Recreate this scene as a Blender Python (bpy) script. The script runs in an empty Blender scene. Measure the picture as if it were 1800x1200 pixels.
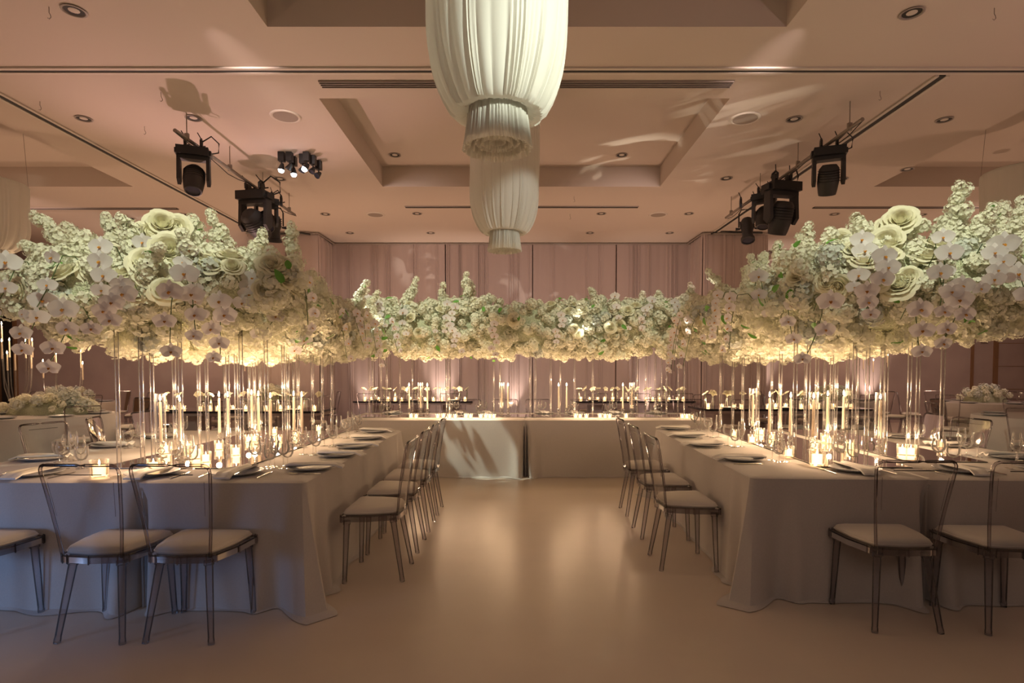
import bpy, math, random
from mathutils import Vector, Matrix, noise

R = math.radians
random.seed(7)
sc = bpy.context.scene
col = sc.collection

# ------------------------------------------------------------------ camera
F, PX, PY, PITCH, CH = 1000.0, 905.0, 685.0, R(2.0), 1.42
cam = bpy.data.cameras.new('camera')
cam.sensor_width = 36.0
cam.lens = 36.0 * F / 1800.0
cam.shift_x = -(PX - 900) / 1800.0
cam.shift_y = (PY - 600) / 1800.0
cam.clip_start = 0.05
cam_o = bpy.data.objects.new('camera', cam)
cam_o.location = (0, 0, CH)
cam_o.rotation_euler = (R(90) - PITCH, 0, 0)
col.objects.link(cam_o)
sc.camera = cam_o


def at(px, py, Z=None, Y=None):
    """world point seen at a photo pixel, on a height Z or at a depth Y"""
    u, v = (px - PX) / F, (PY - py) / F
    s, c = math.sin(PITCH), math.cos(PITCH)
    d = Vector((u, c + v * s, -s + v * c))
    t = (Z - CH) / d.z if Z is not None else Y / d.y
    return Vector((0, 0, CH)) + d * t


# ------------------------------------------------------------------ world, exposure
w = bpy.data.worlds.new('world')
sc.world = w
w.use_nodes = True
w.node_tree.nodes['Background'].inputs[0].default_value = (1.0, 0.74, 0.60, 1)
w.node_tree.nodes['Background'].inputs[1].default_value = 0.022
sc.view_settings.view_transform = 'Standard'
sc.view_settings.look = 'None'
sc.view_settings.exposure = 1.27
sc.view_settings.gamma = 1.0
sc.view_settings.use_curve_mapping = False
sc.cycles.use_denoising = True
sc.cycles.max_bounces = 7
sc.cycles.diffuse_bounces = 4
sc.cycles.glossy_bounces = 3
sc.cycles.transmission_bounces = 3
sc.cycles.transparent_max_bounces = 40
sc.cycles.sample_clamp_indirect = 3.0
sc.cycles.caustics_reflective = False
sc.cycles.caustics_refractive = False


def light(name, kind, loc, color, energy, target=None, size=0.1, angle=40, blend=0.5, size_y=None, gobo=None):
    l = bpy.data.lights.new(name, kind)
    l.color = color
    l.energy = energy
    if kind == 'AREA':
        l.size = size
        if size_y:
            l.shape = 'RECTANGLE'
            l.size_y = size_y
    else:
        l.shadow_soft_size = size
    if kind == 'SPOT':
        l.spot_size = R(angle)
        l.spot_blend = blend
    if gobo:
        l.use_nodes = True
        nt = l.node_tree
        em = nt.nodes['Emission']
        tc = nt.nodes.new('ShaderNodeTexCoord')
        mp = nt.nodes.new('ShaderNodeMapping')
        mp.inputs['Scale'].default_value = gobo[0]
        nz = nt.nodes.new('ShaderNodeTexNoise')
        nz.inputs['Scale'].default_value = 1.0
        nz.inputs['Detail'].default_value = 3.0
        nz.inputs['Distortion'].default_value = 1.2
        rp = nt.nodes.new('ShaderNodeValToRGB')
        rp.color_ramp.elements[0].position = gobo[1]
        rp.color_ramp.elements[1].position = gobo[1] + 0.07
        nt.links.new(tc.outputs['Normal'], mp.inputs[0])
        nt.links.new(mp.outputs[0], nz.inputs['Vector'])
        nt.links.new(nz.outputs['Fac'], rp.inputs[0])
        nt.links.new(rp.outputs[0], em.inputs['Strength'])
    o = bpy.data.objects.new(name, l)
    o.location = loc
    if target is not None:
        o.rotation_euler = (Vector(target) - Vector(loc)).to_track_quat('-Z', 'Y').to_euler()
    col.objects.link(o)
    return o


PINSPOT = (0.96, 1.0, 0.74)
# ceiling pin spots on the flowers
light('pin_spot_light', 'SPOT', (-1.2, 1.6, 4.45), PINSPOT, 165, (-2.75, 4.3, 2.3), 0.05, 36, 0.7)
light('pin_spot_light', 'SPOT', (-2.7, 7.6, 4.35), PINSPOT, 170, (-2.7, 5.6, 2.25), 0.04, 30, 0.8)
light('pin_spot_light', 'SPOT', (1.4, 1.6, 4.45), PINSPOT, 165, (3.0, 4.5, 2.3), 0.05, 36, 0.7)
light('pin_spot_light', 'SPOT', (3.5, 7.6, 4.15), PINSPOT, 170, (2.9, 5.6, 2.25), 0.04, 30, 0.8)
light('pin_spot_light', 'SPOT', (-1.5, 5.3, 4.5), PINSPOT, 130, (-1.2, 8.2, 2.2), 0.05, 40, 0.6)
light('pin_spot_light', 'SPOT', (1.5, 5.3, 4.5), PINSPOT, 85, (1.2, 8.2, 2.2), 0.05, 44, 0.6)
# moving heads: a shaft across the head table cloth, one on the draped lanterns
light('moving_head_light', 'SPOT', (-3.0, 6.2, 4.3), (0.93, 1.0, 0.80), 330, (-0.62, 7.6, 0.42), 0.03, 14, 0.2)
light('moving_head_light', 'SPOT', (2.5, 1.0, 3.5), (0.95, 1.0, 0.82), 420, (-0.12, 3.8, 3.55), 0.04, 20, 0.6)
light('moving_head_light', 'SPOT', (2.6, 3.2, 3.5), (0.98, 1.0, 0.88), 130, (-0.05, 7.1, 3.3), 0.04, 13, 0.6)
# added soft fill behind the camera, and added unseen spots brightening the back drapes
light('fill_light', 'AREA', (0, -3.0, 3.9), (1.0, 0.78, 0.66), 13, (0, 5, 1.6), 6.0, size_y=1.6)
light('cool_side_light', 'SPOT', (-4.6, 0.5, 1.0), (0.26, 0.50, 1.0), 62, (-2.75, 3.4, 0.15), 0.4, 46, 1.0)
for sx in (-1.5, 1.4):
    light('drape_fill', 'SPOT', (sx * 1.9, 5.3, 4.45), (1.0, 0.76, 0.68), 240, (sx * 1.4, 14.3, 2.2), 0.20, 52, 1.0)
for ux, uy, ue in ((-7.2, 3.0, 50), (7.6, 3.0, 50), (-9.6, 7.5, 60), (9.8, 7.5, 62), (-3.6, 11.2, 62), (3.0, 11.2, 62), (-9.5, 13.0, 70), (9.8, 13.0, 75)):  # added lamps out of sight near the floor, to brighten the ceiling
    light('ceiling_wash', 'SPOT', (ux, uy, 0.55), (1.0, 0.62, 0.42), ue, (ux * 0.75, uy + 0.4, 4.6), 0.15, 150, 1.0)
light('ceiling_wash', 'SPOT', (-5.0, 9.6, 0.9), (1.0, 0.60, 0.55), 170, (-3.3, 6.6, 4.6), 0.05, 70, 0.9)
light('ceiling_wash', 'SPOT', (6.6, 1.6, 0.6), (1.0, 0.66, 0.62), 90, (4.4, 4.0, 4.6), 0.1, 70, 1.0)
for sx in (-1, 1):
    light('wall_wash', 'SPOT', (sx * 9.5, 9.5, 4.35), (1.0, 0.68, 0.56), 130, (sx * 9.3, 15.3, 1.6), 0.15, 100, 1.0)  # added pair without a fixture, lifts both ends of the back wall
for gx, gy, gz, tx, ty, tz, e, a, sca, cut in (
        (0.5, 6.4, 0.9, 2.1, 9.6, 4.6, 260, 26, (3, 9, 3), 0.53),
        (3.5, 8.6, 4.1, 0.75, 14.2, 3.7, 200, 20, (9, 9, 9), 0.54),
        (-3.5, 8.8, 4.0, -2.4, 14.2, 4.1, 130, 16, (9, 9, 9), 0.50),
        (0.7, 4.6, 0.7, 3.0, 7.4, 4.6, 120, 24, (2, 18, 2), 0.56)):
    light('glint_spot', 'SPOT', (gx, gy, gz), (1.0, 0.93, 0.74), e, (tx, ty, tz), 0.01, a, 0.6, gobo=(sca, cut))  # added patterned spots imitating reflected glints on ceiling and drapes


# ------------------------------------------------------------------ materials
def mat(name, color, rough=0.6, metal=0.0, bump=None, var=None, translucent=0.0, spec=0.5, sheen=0.0):
    m = bpy.data.materials.new(name)
    m.use_nodes = True
    nt = m.node_tree
    b = nt.nodes['Principled BSDF']
    b.inputs['Base Color'].default_value = (*color, 1)
    b.inputs['Roughness'].default_value = rough
    b.inputs['Metallic'].default_value = metal
    b.inputs['Specular IOR Level'].default_value = spec
    if sheen:
        b.inputs['Sheen Weight'].default_value = sheen
    tc = nt.nodes.new('ShaderNodeTexCoord')
    if var:                                   # (scale, other colour, detail)
        n = nt.nodes.new('ShaderNodeTexNoise')
        n.inputs['Scale'].default_value = var[0]
        n.inputs['Detail'].default_value = var[2] if len(var) > 2 else 3
        nt.links.new(tc.outputs['Object'], n.inputs['Vector'])
        mx = nt.nodes.new('ShaderNodeMix')
        mx.data_type = 'RGBA'
        mx.inputs[6].default_value = (*color, 1)
        mx.inputs[7].default_value = (*var[1], 1)
        nt.links.new(n.outputs['Fac'], mx.inputs[0])
        nt.links.new(mx.outputs[2], b.inputs['Base Color'])
    if bump:                                  # (scale vector, strength, distance)
        mp = nt.nodes.new('ShaderNodeMapping')
        mp.inputs['Scale'].default_value = bump[0]
        n2 = nt.nodes.new('ShaderNodeTexNoise')
        n2.inputs['Scale'].default_value = 1
        n2.inputs['Detail'].default_value = 2
        bp = nt.nodes.new('ShaderNodeBump')
        bp.inputs['Strength'].default_value = bump[1]
        bp.inputs['Distance'].default_value = bump[2]
        nt.links.new(tc.outputs['Object'], mp.inputs[0])
        nt.links.new(mp.outputs[0], n2.inputs['Vector'])
        nt.links.new(n2.outputs['Fac'], bp.inputs['Height'])
        nt.links.new(bp.outputs[0], b.inputs['Normal'])
    if translucent:
        tr = nt.nodes.new('ShaderNodeBsdfTranslucent')
        tr.inputs[0].default_value = (*color, 1)
        ms = nt.nodes.new('ShaderNodeMixShader')
        ms.inputs[0].default_value = translucent
        nt.links.new(b.outputs[0], ms.inputs[1])
        nt.links.new(tr.outputs[0], ms.inputs[2])
        nt.links.new(ms.outputs[0], nt.nodes['Material Output'].inputs[0])
    return m


def clear(name, tint, edge, rough=0.03, ior=1.45, power=2.0, gain=1.0, milk=0.0):
    """thin clear plastic or glass: see-through, glossy at the rim, absorbing where it is seen edge-on"""
    m = bpy.data.materials.new(name)
    m.use_nodes = True
    nt = m.node_tree
    nt.nodes.remove(nt.nodes['Principled BSDF'])
    tr = nt.nodes.new('ShaderNodeBsdfTransparent')
    gl = nt.nodes.new('ShaderNodeBsdfGlossy')
    gl.inputs['Roughness'].default_value = rough
    lw = nt.nodes.new('ShaderNodeLayerWeight')
    lw.inputs['Blend'].default_value = 0.5
    pw = nt.nodes.new('ShaderNodeMath')
    pw.operation = 'POWER'
    pw.inputs[1].default_value = power
    nt.links.new(lw.outputs['Facing'], pw.inputs[0])
    mx = nt.nodes.new('ShaderNodeMix')
    mx.data_type = 'RGBA'
    mx.inputs[6].default_value = (*tint, 1)
    mx.inputs[7].default_value = (*edge, 1)
    nt.links.new(pw.outputs[0], mx.inputs[0])
    nt.links.new(mx.outputs[2], tr.inputs[0])
    fr = nt.nodes.new('ShaderNodeFresnel')
    fr.inputs[0].default_value = ior
    g = nt.nodes.new('ShaderNodeMath')
    g.operation = 'MULTIPLY'
    g.use_clamp = True
    g.inputs[1].default_value = gain
    nt.links.new(fr.outputs[0], g.inputs[0])
    ms = nt.nodes.new('ShaderNodeMixShader')
    nt.links.new(g.outputs[0], ms.inputs[0])
    nt.links.new(tr.outputs[0], ms.inputs[1])
    nt.links.new(gl.outputs[0], ms.inputs[2])
    out = ms
    if milk:                                  # light caught inside the thickness, seen towards the edges
        tl = nt.nodes.new('ShaderNodeBsdfTranslucent')
        df = nt.nodes.new('ShaderNodeBsdfDiffuse')
        ad = nt.nodes.new('ShaderNodeMixShader')
        ad.inputs[0].default_value = 0.5
        nt.links.new(tl.outputs[0], ad.inputs[1])
        nt.links.new(df.outputs[0], ad.inputs[2])
        mk = nt.nodes.new('ShaderNodeMath')
        mk.operation = 'MULTIPLY'
        mk.inputs[1].default_value = milk
        nt.links.new(lw.outputs['Facing'], mk.inputs[0])
        out = nt.nodes.new('ShaderNodeMixShader')
        nt.links.new(mk.outputs[0], out.inputs[0])
        nt.links.new(ms.outputs[0], out.inputs[1])
        nt.links.new(ad.outputs[0], out.inputs[2])
    nt.links.new(out.outputs[0], nt.nodes['Material Output'].inputs[0])
    return m


def emit(name, color, strength):
    m = bpy.data.materials.new(name)
    m.use_nodes = True
    nt = m.node_tree
    nt.nodes.remove(nt.nodes['Principled BSDF'])
    e = nt.nodes.new('ShaderNodeEmission')
    e.inputs[0].default_value = (*color, 1)
    e.inputs[1].default_value = strength
    nt.links.new(e.outputs[0], nt.nodes['Material Output'].inputs[0])
    m.cycles.emission_sampling = 'NONE'
    return m


M = dict(
    ceiling=mat('ceiling_paint', (0.62, 0.52, 0.45), 0.9, bump=((60, 60, 60), 0.05, 0.002), var=(0.6, (0.58, 0.50, 0.44))),
    floor=mat('floor_paint', (0.72, 0.62, 0.52), 0.30, bump=((26, 26, 26), 0.10, 0.002), var=(3.0, (0.64, 0.55, 0.47), 6), spec=0.4),
    wall=mat('wall_cover', (0.52, 0.42, 0.38), 0.85, bump=((2, 2, 70), 0.3, 0.003), var=(1.5, (0.36, 0.28, 0.26))),
    wood=mat('bronze_wood', (0.30, 0.17, 0.09), 0.5, var=(4, (0.22, 0.12, 0.06))),
    dark=mat('dark_recess', (0.02, 0.018, 0.016), 0.7),
    slot=mat('slot_metal', (0.30, 0.25, 0.22), 0.5),
    curtain=mat('drape_cloth', (0.52, 0.42, 0.40), 0.85, bump=((300, 300, 60), 0.2, 0.001), translucent=0.12, sheen=0.3),
    sheer=mat('sheer_voile', (0.84, 0.83, 0.77), 0.8, bump=((160, 160, 20), 0.25, 0.002), translucent=0.45),
    linen=mat('linen', (0.60, 0.56, 0.53), 0.9, bump=((420, 420, 420), 0.5, 0.0015), var=(120, (0.50, 0.47, 0.45)), sheen=0.2),
    linen_top=mat('linen_runner', (0.62, 0.58, 0.55), 0.9),
    mauve=mat('mauve_cloth', (0.34, 0.27, 0.27), 0.9),
    cushion=mat('cushion_cloth', (0.78, 0.72, 0.64), 0.9, bump=((300, 300, 300), 0.3, 0.001), sheen=0.3),
    plate=mat('glazed_stoneware', (0.52, 0.53, 0.55), 0.25, var=(6, (0.47, 0.49, 0.52))),
    napkin=mat('napkin_cloth', (0.78, 0.76, 0.73), 0.9, bump=((300, 300, 300), 0.3, 0.001)),
    steel=mat('polished_steel', (0.72, 0.70, 0.68), 0.2, 1.0),
    mirror=mat('smoked_mirror', (0.70, 0.66, 0.63), 0.03, 1.0),
    blacktop=mat('black_glass_top', (0.015, 0.015, 0.02), 0.08, 0.0),
    wax=mat('ivory_wax', (0.86, 0.76, 0.62), 0.5, translucent=0.3),
    black=mat('black_metal', (0.012, 0.011, 0.011), 0.45),
    blackm=mat('black_plastic', (0.03, 0.026, 0.025), 0.55, bump=((40, 40, 40), 0.2, 0.002)),
    pipe=mat('pipe_metal', (0.30, 0.26, 0.22), 0.4, 0.6),
    lens=mat('lens_glass', (0.05, 0.05, 0.07), 0.05),
    white=mat('white_trim', (0.62, 0.55, 0.48), 0.7),
    petal=mat('blossom_petal', (0.94, 0.92, 0.82), 0.7, translucent=0.25, var=(9, (0.86, 0.88, 0.68))),
    rose=mat('rose_petal', (0.92, 0.89, 0.70), 0.6, translucent=0.25),
    orchid=mat('orchid_petal', (0.90, 0.87, 0.88), 0.55, translucent=0.25),
    lip=mat('orchid_lip', (0.72, 0.36, 0.06), 0.6),
    hydr=mat('hydrangea_petal', (0.74, 0.76, 0.72), 0.7, translucent=0.2, var=(20, (0.62, 0.68, 0.60))),
    leaf=mat('leaf_green', (0.20, 0.50, 0.08), 0.5, translucent=0.2, var=(15, (0.06, 0.20, 0.03))),
    stem=mat('stem_green', (0.06, 0.12, 0.03), 0.5),
    twig=mat('twig_brown', (0.16, 0.07, 0.04), 0.7),
    core=mat('packed_petals', (0.74, 0.73, 0.58), 0.9, bump=((50, 50, 50), 1.0, 0.03), var=(40, (0.46, 0.52, 0.30))),
    acrylic=clear('clear_acrylic', (0.90, 0.89, 0.90), (0.60, 0.56, 0.58), 0.05, 1.40, 2.5, 1.0, 0.03),
    rim=clear('acrylic_edge', (0.78, 0.75, 0.77), (0.14, 0.12, 0.15), 0.12, 1.55, 2.0, 1.4),
    legm=clear('acrylic_leg', (0.86, 0.84, 0.86), (0.42, 0.39, 0.42), 0.16, 1.45, 1.6, 1.2, 0.12),
    rodm=clear('acrylic_rod', (0.97, 0.95, 0.93), (0.80, 0.72, 0.66), 0.16, 1.6, 2.0, 1.4, 0.22),
    glass=clear('thin_glass', (0.98, 0.97, 0.96), (0.92, 0.88, 0.84), 0.05, 1.4, 3.0, 1.2, 0.32),
    votglass=clear('votive_glass', (0.97, 0.93, 0.87), (0.9, 0.8, 0.68), 0.08, 1.35, 3.0, 1.0, 0.4),
    flame=emit('candle_flame', (1.0, 0.74, 0.40), 22.0),
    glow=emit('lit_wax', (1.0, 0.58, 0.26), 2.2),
    lampw=emit('lit_lamp', (0.85, 0.95, 1.0), 12.0),
    wallspot=emit('uplight_lens', (1.0, 0.80, 0.70), 6.0),
)


# ------------------------------------------------------------------ mesh helpers
class MB:
    def __init__(s):
        s.v, s.f, s.mi = [], [], []
        s.cur = 0

    def add(s, vs, fs, mtx=None, mi=None):
        b = len(s.v)
        if mtx is not None:
            vs = [mtx @ Vector(p) for p in vs]
        s.v += [tuple(p) for p in vs]
        s.f += [tuple(i + b for i in f) for f in fs]
        s.mi += [s.cur if mi is None else mi] * len(fs)
        return s

    def box(s, c, d, mtx=None):
        x, y, z = c
        a, b_, h = d[0] / 2, d[1] / 2, d[2] / 2
        vs = [(x + i * a, y + j * b_, z + k * h) for k in (-1, 1) for j in (-1, 1) for i in (-1, 1)]
        return s.add(vs, [(0, 2, 3, 1), (4, 5, 7, 6), (0, 1, 5, 4), (2, 6, 7, 3), (0, 4, 6, 2), (1, 3, 7, 5)], mtx)

    def tube(s, pts, rad, n=8, caps=True, mtx=None):
        pts = [Vector(p) for p in pts]
        rs = rad if isinstance(rad, (list, tuple)) else [rad] * len(pts)
        vs, fs = [], []
        up = None
        for i, p in enumerate(pts):
            t = (pts[min(i + 1, len(pts) - 1)] - pts[max(i - 1, 0)]).normalized()
            if up is None:
                up = Vector((0, 0, 1)) if abs(t.z) < 0.9 else Vector((1, 0, 0))
            a = t.cross(up)
            if a.length < 1e-5:
                a = t.cross(Vector((0, 1, 0)))
            a.normalize()
            b = t.cross(a).normalized()
            up = -b if False else up
            for k in range(n):
                q = 2 * math.pi * k / n
                vs.append(p + (a * math.cos(q) + b * math.sin(q)) * rs[i])
        for i in range(len(pts) - 1):
            for k in range(n):
                fs.append((i * n + k, i * n + (k + 1) % n, (i + 1) * n + (k + 1) % n, (i + 1) * n + k))
        if caps:
            fs.append(tuple(range(n - 1, -1, -1)))
            fs.append(tuple((len(pts) - 1) * n + k for k in range(n)))
        return s.add(vs, fs, mtx)

    def lathe(s, prof, n=16, mtx=None, wob=None):
        vs, fs = [], []
        for i, (r, z) in enumerate(prof):
            for k in range(n):
                q = 2 * math.pi * k / n
                rr = r * (1 + (wob(q, i) if wob else 0))
                vs.append((rr * math.cos(q), rr * math.sin(q), z))
        for i in range(len(prof) - 1):
            for k in range(n):
                fs.append((i * n + k, i * n + (k + 1) % n, (i + 1) * n + (k + 1) % n, (i + 1) * n + k))
        return s.add(vs, fs, mtx)

    def grid(s, fn, nu, nv, mtx=None, mi=None):
        vs = [fn(u / nu, v / nv) for v in range(nv + 1) for u in range(nu + 1)]
        w_ = nu + 1
        fs = [(v * w_ + u, v * w_ + u + 1, (v + 1) * w_ + u + 1, (v + 1) * w_ + u) for v in range(nv) for u in range(nu)]
        return s.add(vs, fs, mtx, mi)

    def prism(s, pts, z0, z1, mtx=None):
        n = len(pts)
        vs = [(x, y, z0) for x, y in pts] + [(x, y, z1) for x, y in pts]
        fs = [(i, (i + 1) % n, n + (i + 1) % n, n + i) for i in range(n)] + [tuple(range(n - 1, -1, -1)), tuple(range(n, 2 * n))]
        return s.add(vs, fs, mtx)

    def mesh(s, name, mats, smooth=True):
        me = bpy.data.meshes.new(name)
        me.from_pydata(s.v, [], s.f)
        for m in (mats if isinstance(mats, (list, tuple)) else [mats]):
            me.materials.append(m)
        if any(s.mi):
            me.polygons.foreach_set('material_index', s.mi)
        if smooth:
            me.polygons.foreach_set('use_smooth', [True] * len(me.polygons))
            try:
                me.set_sharp_from_angle(angle=R(45))
            except Exception:
                pass
        me.update()
        return me


def link(name, me, parent=None, loc=(0, 0, 0), rot=(0, 0, 0), scale=None):
    o = bpy.data.objects.new(name, me)
    o.location = loc
    o.rotation_euler = rot
    if scale is not None:
        o.scale = (scale,) * 3 if isinstance(scale, (int, float)) else scale
    if parent is not None:
        o.parent = parent
    col.objects.link(o)
    return o


def tag(o, label=None, cat=None, group=None, kind=None):
    if label:
        o['label'] = label
    if cat:
        o['category'] = cat
    if group:
        o['group'] = group
    if kind:
        o['kind'] = kind
    return o


def thing(name, loc, rz=0.0, label=None, cat=None, group=None):
    o = bpy.data.objects.new(name, None)
    o.empty_display_size = 0.05
    o.location = loc
    o.rotation_euler = (0, 0, rz)
    col.objects.link(o)
    return tag(o, label, cat, group)


def struct(name, mb, m, smooth=False):
    return tag(link(name, mb.mesh(name, m, smooth)), kind='structure')


ORD = ['first', 'second', 'third', 'fourth', 'fifth', 'sixth', 'seventh', 'eighth', 'ninth', 'tenth', 'eleventh', 'twelfth',
       'thirteenth', 'fourteenth', 'fifteenth', 'sixteenth', 'seventeenth', 'eighteenth', 'nineteenth', 'twentieth']

# ------------------------------------------------------------------ room shell
ZC, YB, XL, XR, YF = 4.60, 15.4, -13.9, 14.2, -6.0
floor = struct('floor', MB().box((0.15, 4.7, -0.05), (28.3, 21.6, 0.1)), M['floor'])
struct('wall_back', MB().box((0.15, YB + 0.1, 2.6), (28.3, 0.2, 5.2)), M['wall'])
struct('wall_left', MB().box((XL - 0.1, 4.7, 2.6), (0.2, 21.6, 5.2)), M['wood'])
struct('wall_right', MB().box((XR + 0.1, 4.7, 2.6), (0.2, 21.6, 5.2)), M['wall'])

CD = 0.34
c1a, c1b = at(560, 172, Z=ZC), at(1282, 174, Z=ZC)
c1f = at(915, 328, Z=ZC)
n1 = at(465, 47, Z=ZC)
holes = [
    (c1a.x, c1b.x, (c1a.y + c1b.y) / 2, c1f.y),
    (c1a.x, c1b.x, 1.3, n1.y),
    (-11.0, at(240, 331, Z=ZC).x, c1a.y, c1f.y),
    (at(1530, 331, Z=ZC).x, 10.8, c1a.y, c1f.y),
]
xs = sorted({XL, XR} | {h[0] for h in holes} | {h[1] for h in holes})
ys = sorted({YF, YB} | {h[2] for h in holes} | {h[3] for h in holes})
mb = MB()
for i in range(len(xs) - 1):
    for j in range(len(ys) - 1):
        cx, cy = (xs[i] + xs[i + 1]) / 2, (ys[j] + ys[j + 1]) / 2
        if any(h[0] < cx < h[1] and h[2] < cy < h[3] for h in holes):
            continue
        mb.add([(xs[i], ys[j], ZC), (xs[i + 1], ys[j], ZC), (xs[i + 1], ys[j + 1], ZC), (xs[i], ys[j + 1], ZC)], [(0, 3, 2, 1)])
for x0, x1, y0, y1 in holes:
    a, b = ZC, ZC + CD
    # a small lower step, then the recess
    mb.add([(x0, y0, a), (x1, y0, a), (x1, y1, a), (x0, y1, a), (x0, y0, b), (x1, y0, b), (x1, y1, b), (x0, y1, b)],
           [(0, 1, 5, 4), (1, 2, 6, 5), (2, 3, 7, 6), (3, 0, 4, 7), (4, 5, 6, 7)])
struct('ceiling', mb, M['ceiling'])

# partition tracks in the ceiling: two pale flanges and a dark slot
tn = 0


def track(p0, p1, wd):
    global tn
    p0, p1 = Vector(p0), Vector(p1)
    d = (p1 - p0)
    L = d.length
    m = Matrix.Translation((p0 + p1) / 2) @ d.to_track_quat('X', 'Z').to_matrix().to_4x4()
    a = MB().box((0, 0, -0.004), (L, wd, 0.012), m)
    tn += 1
    o = struct('trim_%d' % tn, a, M['dark'])
    for s in (-1, 1):
        b = MB().box((0, s * (wd / 2 + 0.022), -0.008), (L, 0.04, 0.020), m)
        link('flange', b.mesh('flange', M['white'], False), o)


yb = at(900, 123, Z=ZC).y
track((XL, yb, ZC), (XR, yb, ZC), 0.045)
xl = at(0, 167, Z=ZC).x
xr = at(1655, 133, Z=ZC).x
track((xl, yb + 0.1, ZC), (xl, YB - 1.4, ZC), 0.07)
track((xr, yb + 0.1, ZC), (xr, YB - 1.6, ZC), 0.07)

# linear slot diffusers
for k, (x0, x1, py, ns, lab) in enumerate((
        (563, 1287, 147, 3, 'long ceiling slot diffuser nearest the big draped lantern'),
        (712, 1122, 363, 1, 'ceiling slot diffuser in front of the back drapes'),
        (52, 312, 366, 1, 'ceiling slot diffuser above the flower canopy on the left table'),
        (1430, 1726, 364, 1, 'ceiling slot diffuser above the flower canopy on the right table'))):
    a, b = at(x0, py, Z=ZC), at(x1, py, Z=ZC)
    wd = 0.13 if ns == 3 else 0.09
    t = thing('slot_diffuser', ((a.x + b.x) / 2, a.y, ZC), 0, lab, 'air vent', 'linear slot diffusers in the ceiling')
    L = b.x - a.x
    link('backing', MB().box((0, 0, -0.003), (L, wd, 0.008)).mesh('backing', M['dark'], False), t)
    for q in range(ns + 1):
        yy = -wd / 2 + wd * q / ns
        link('slat', MB().box((0, yy, -0.010), (L, 0.014, 0.016)).mesh('slat', M['slot'], False), t)

# downlights
dl_me = MB().lathe([(0.095, -0.004), (0.10, -0.010), (0.085, -0.012), (0.078, -0.002)], 20).mesh('ring', M['slot'])
dl_in = MB().lathe([(0.0, 0.0), (0.03, -0.002), (0.078, -0.003)], 16).mesh('reflector', M['dark'])
dl_gl = MB().lathe([(0.0, -0.006), (0.04, -0.005), (0.045, -0.003)], 12).mesh('bulb', M['white'])
DL = [(130, 18, 'near the upper left corner'), (1603, 22, 'near the upper right corner'), (147, 208, 'left of the pale slot hook'),
      (340, 207, 'above the left hanging moving head'), (1396, 209, 'right of the round speaker on the right'),
      (1660, 210, 'beside the right partition track'), (694, 272, 'inside the recess, left of the lantern'),
      (1093, 272, 'inside the recess, right of the lantern'), (335, 314, 'below the left moving head'),
      (492, 314, 'among the left stage lights'), (1277, 313, 'left of the right stage lights'), (1480, 314, 'right of the right stage lights'),
      (1595, 297, 'near the recess at the right'), (1790, 298, 'at the right frame edge'), (572, 376, 'right of the left stage lights'),
      (733, 375, 'left end of the far slot diffuser'), (1057, 375, 'under the far slot diffuser, right'),
      (1211, 375, 'above the right pillar drape'), (1467, 376, 'above the tall roses on the right canopy'), (320, 376, 'above the roses of the left canopy'),
      (1620, 377, 'above the right canopy, under the right diffuser'), (615, 409, 'just before the back drapes, far left'),
      (757, 409, 'just before the back drapes, left of lantern'), (1037, 409, 'just before the back drapes, right of lantern'),
      (1177, 409, 'just before the back drapes, far right')]
for px, py, wh in DL:
    p = at(px, py, Z=ZC + (CD if 'inside the recess' in wh else 0))
    t = thing('ceiling_downlight', p, 0, 'unlit round recessed downlight ' + wh, 'ceiling light', 'recessed ceiling downlights')
    s = 1.0
    link('ring', dl_me, t, scale=s)
    link('reflector', dl_in, t, scale=s)
    link('bulb', dl_gl, t, scale=s)
sp_me = MB().lathe([(0.0, -0.012), (0.10, -0.014), (0.15, -0.012)], 24).mesh('grille', mat('speaker_grille', (0.33, 0.27, 0.23), 0.8, bump=((300, 300, 300), 0.6, 0.002)))
sp_r = MB().lathe([(0.15, -0.010), (0.165, -0.016), (0.185, -0.010), (0.19, -0.001)], 24).mesh('ring', M['white'])
for px, py, wh in ((502, 204, 'left of the central recess'), (1310, 208, 'right of the central recess'),
                   (660, 377, 'left, before the back drapes'), (1157, 377, 'right, before the back drapes')):
    t = thing('ceiling_speaker', at(px, py, Z=ZC), 0, 'round flush ceiling speaker grille ' + wh, 'speaker', 'round ceiling speakers')
    link('grille', sp_me, t)
    link('ring', sp_r, t)
for px, py, wh in ((86, 12, 'by the upper left downlight'), (1748, 14, 'by the upper right downlight'), (283, 162, 'below the long partition track'),
                   (254, 222, 'between two left downlights'), (1547, 160, 'left of the right partition track'), (1009, 345, 'before the far slot diffuser'),
                   (1002, 376, 'behind the far slot diffuser'), (70, 178, 'near the left partition track')):
    p = at(px, py, Z=ZC)
    pts = [(0, 0, 0), (0, 0, -0.05), (0.012, 0, -0.07), (0.015, 0, -0.09), (0, 0, -0.105), (-0.014, 0, -0.095)]
    o = link('ceiling_hook', MB().tube(pts, 0.0035, 5).mesh('ceiling_hook', M['slot']), loc=p)
    tag(o, 'small metal hook hanging from the ceiling ' + wh, 'hook', 'small ceiling hooks')

# ------------------------------------------------------------------ back wall drapes, pillars, trims
YW = 14.35


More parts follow.
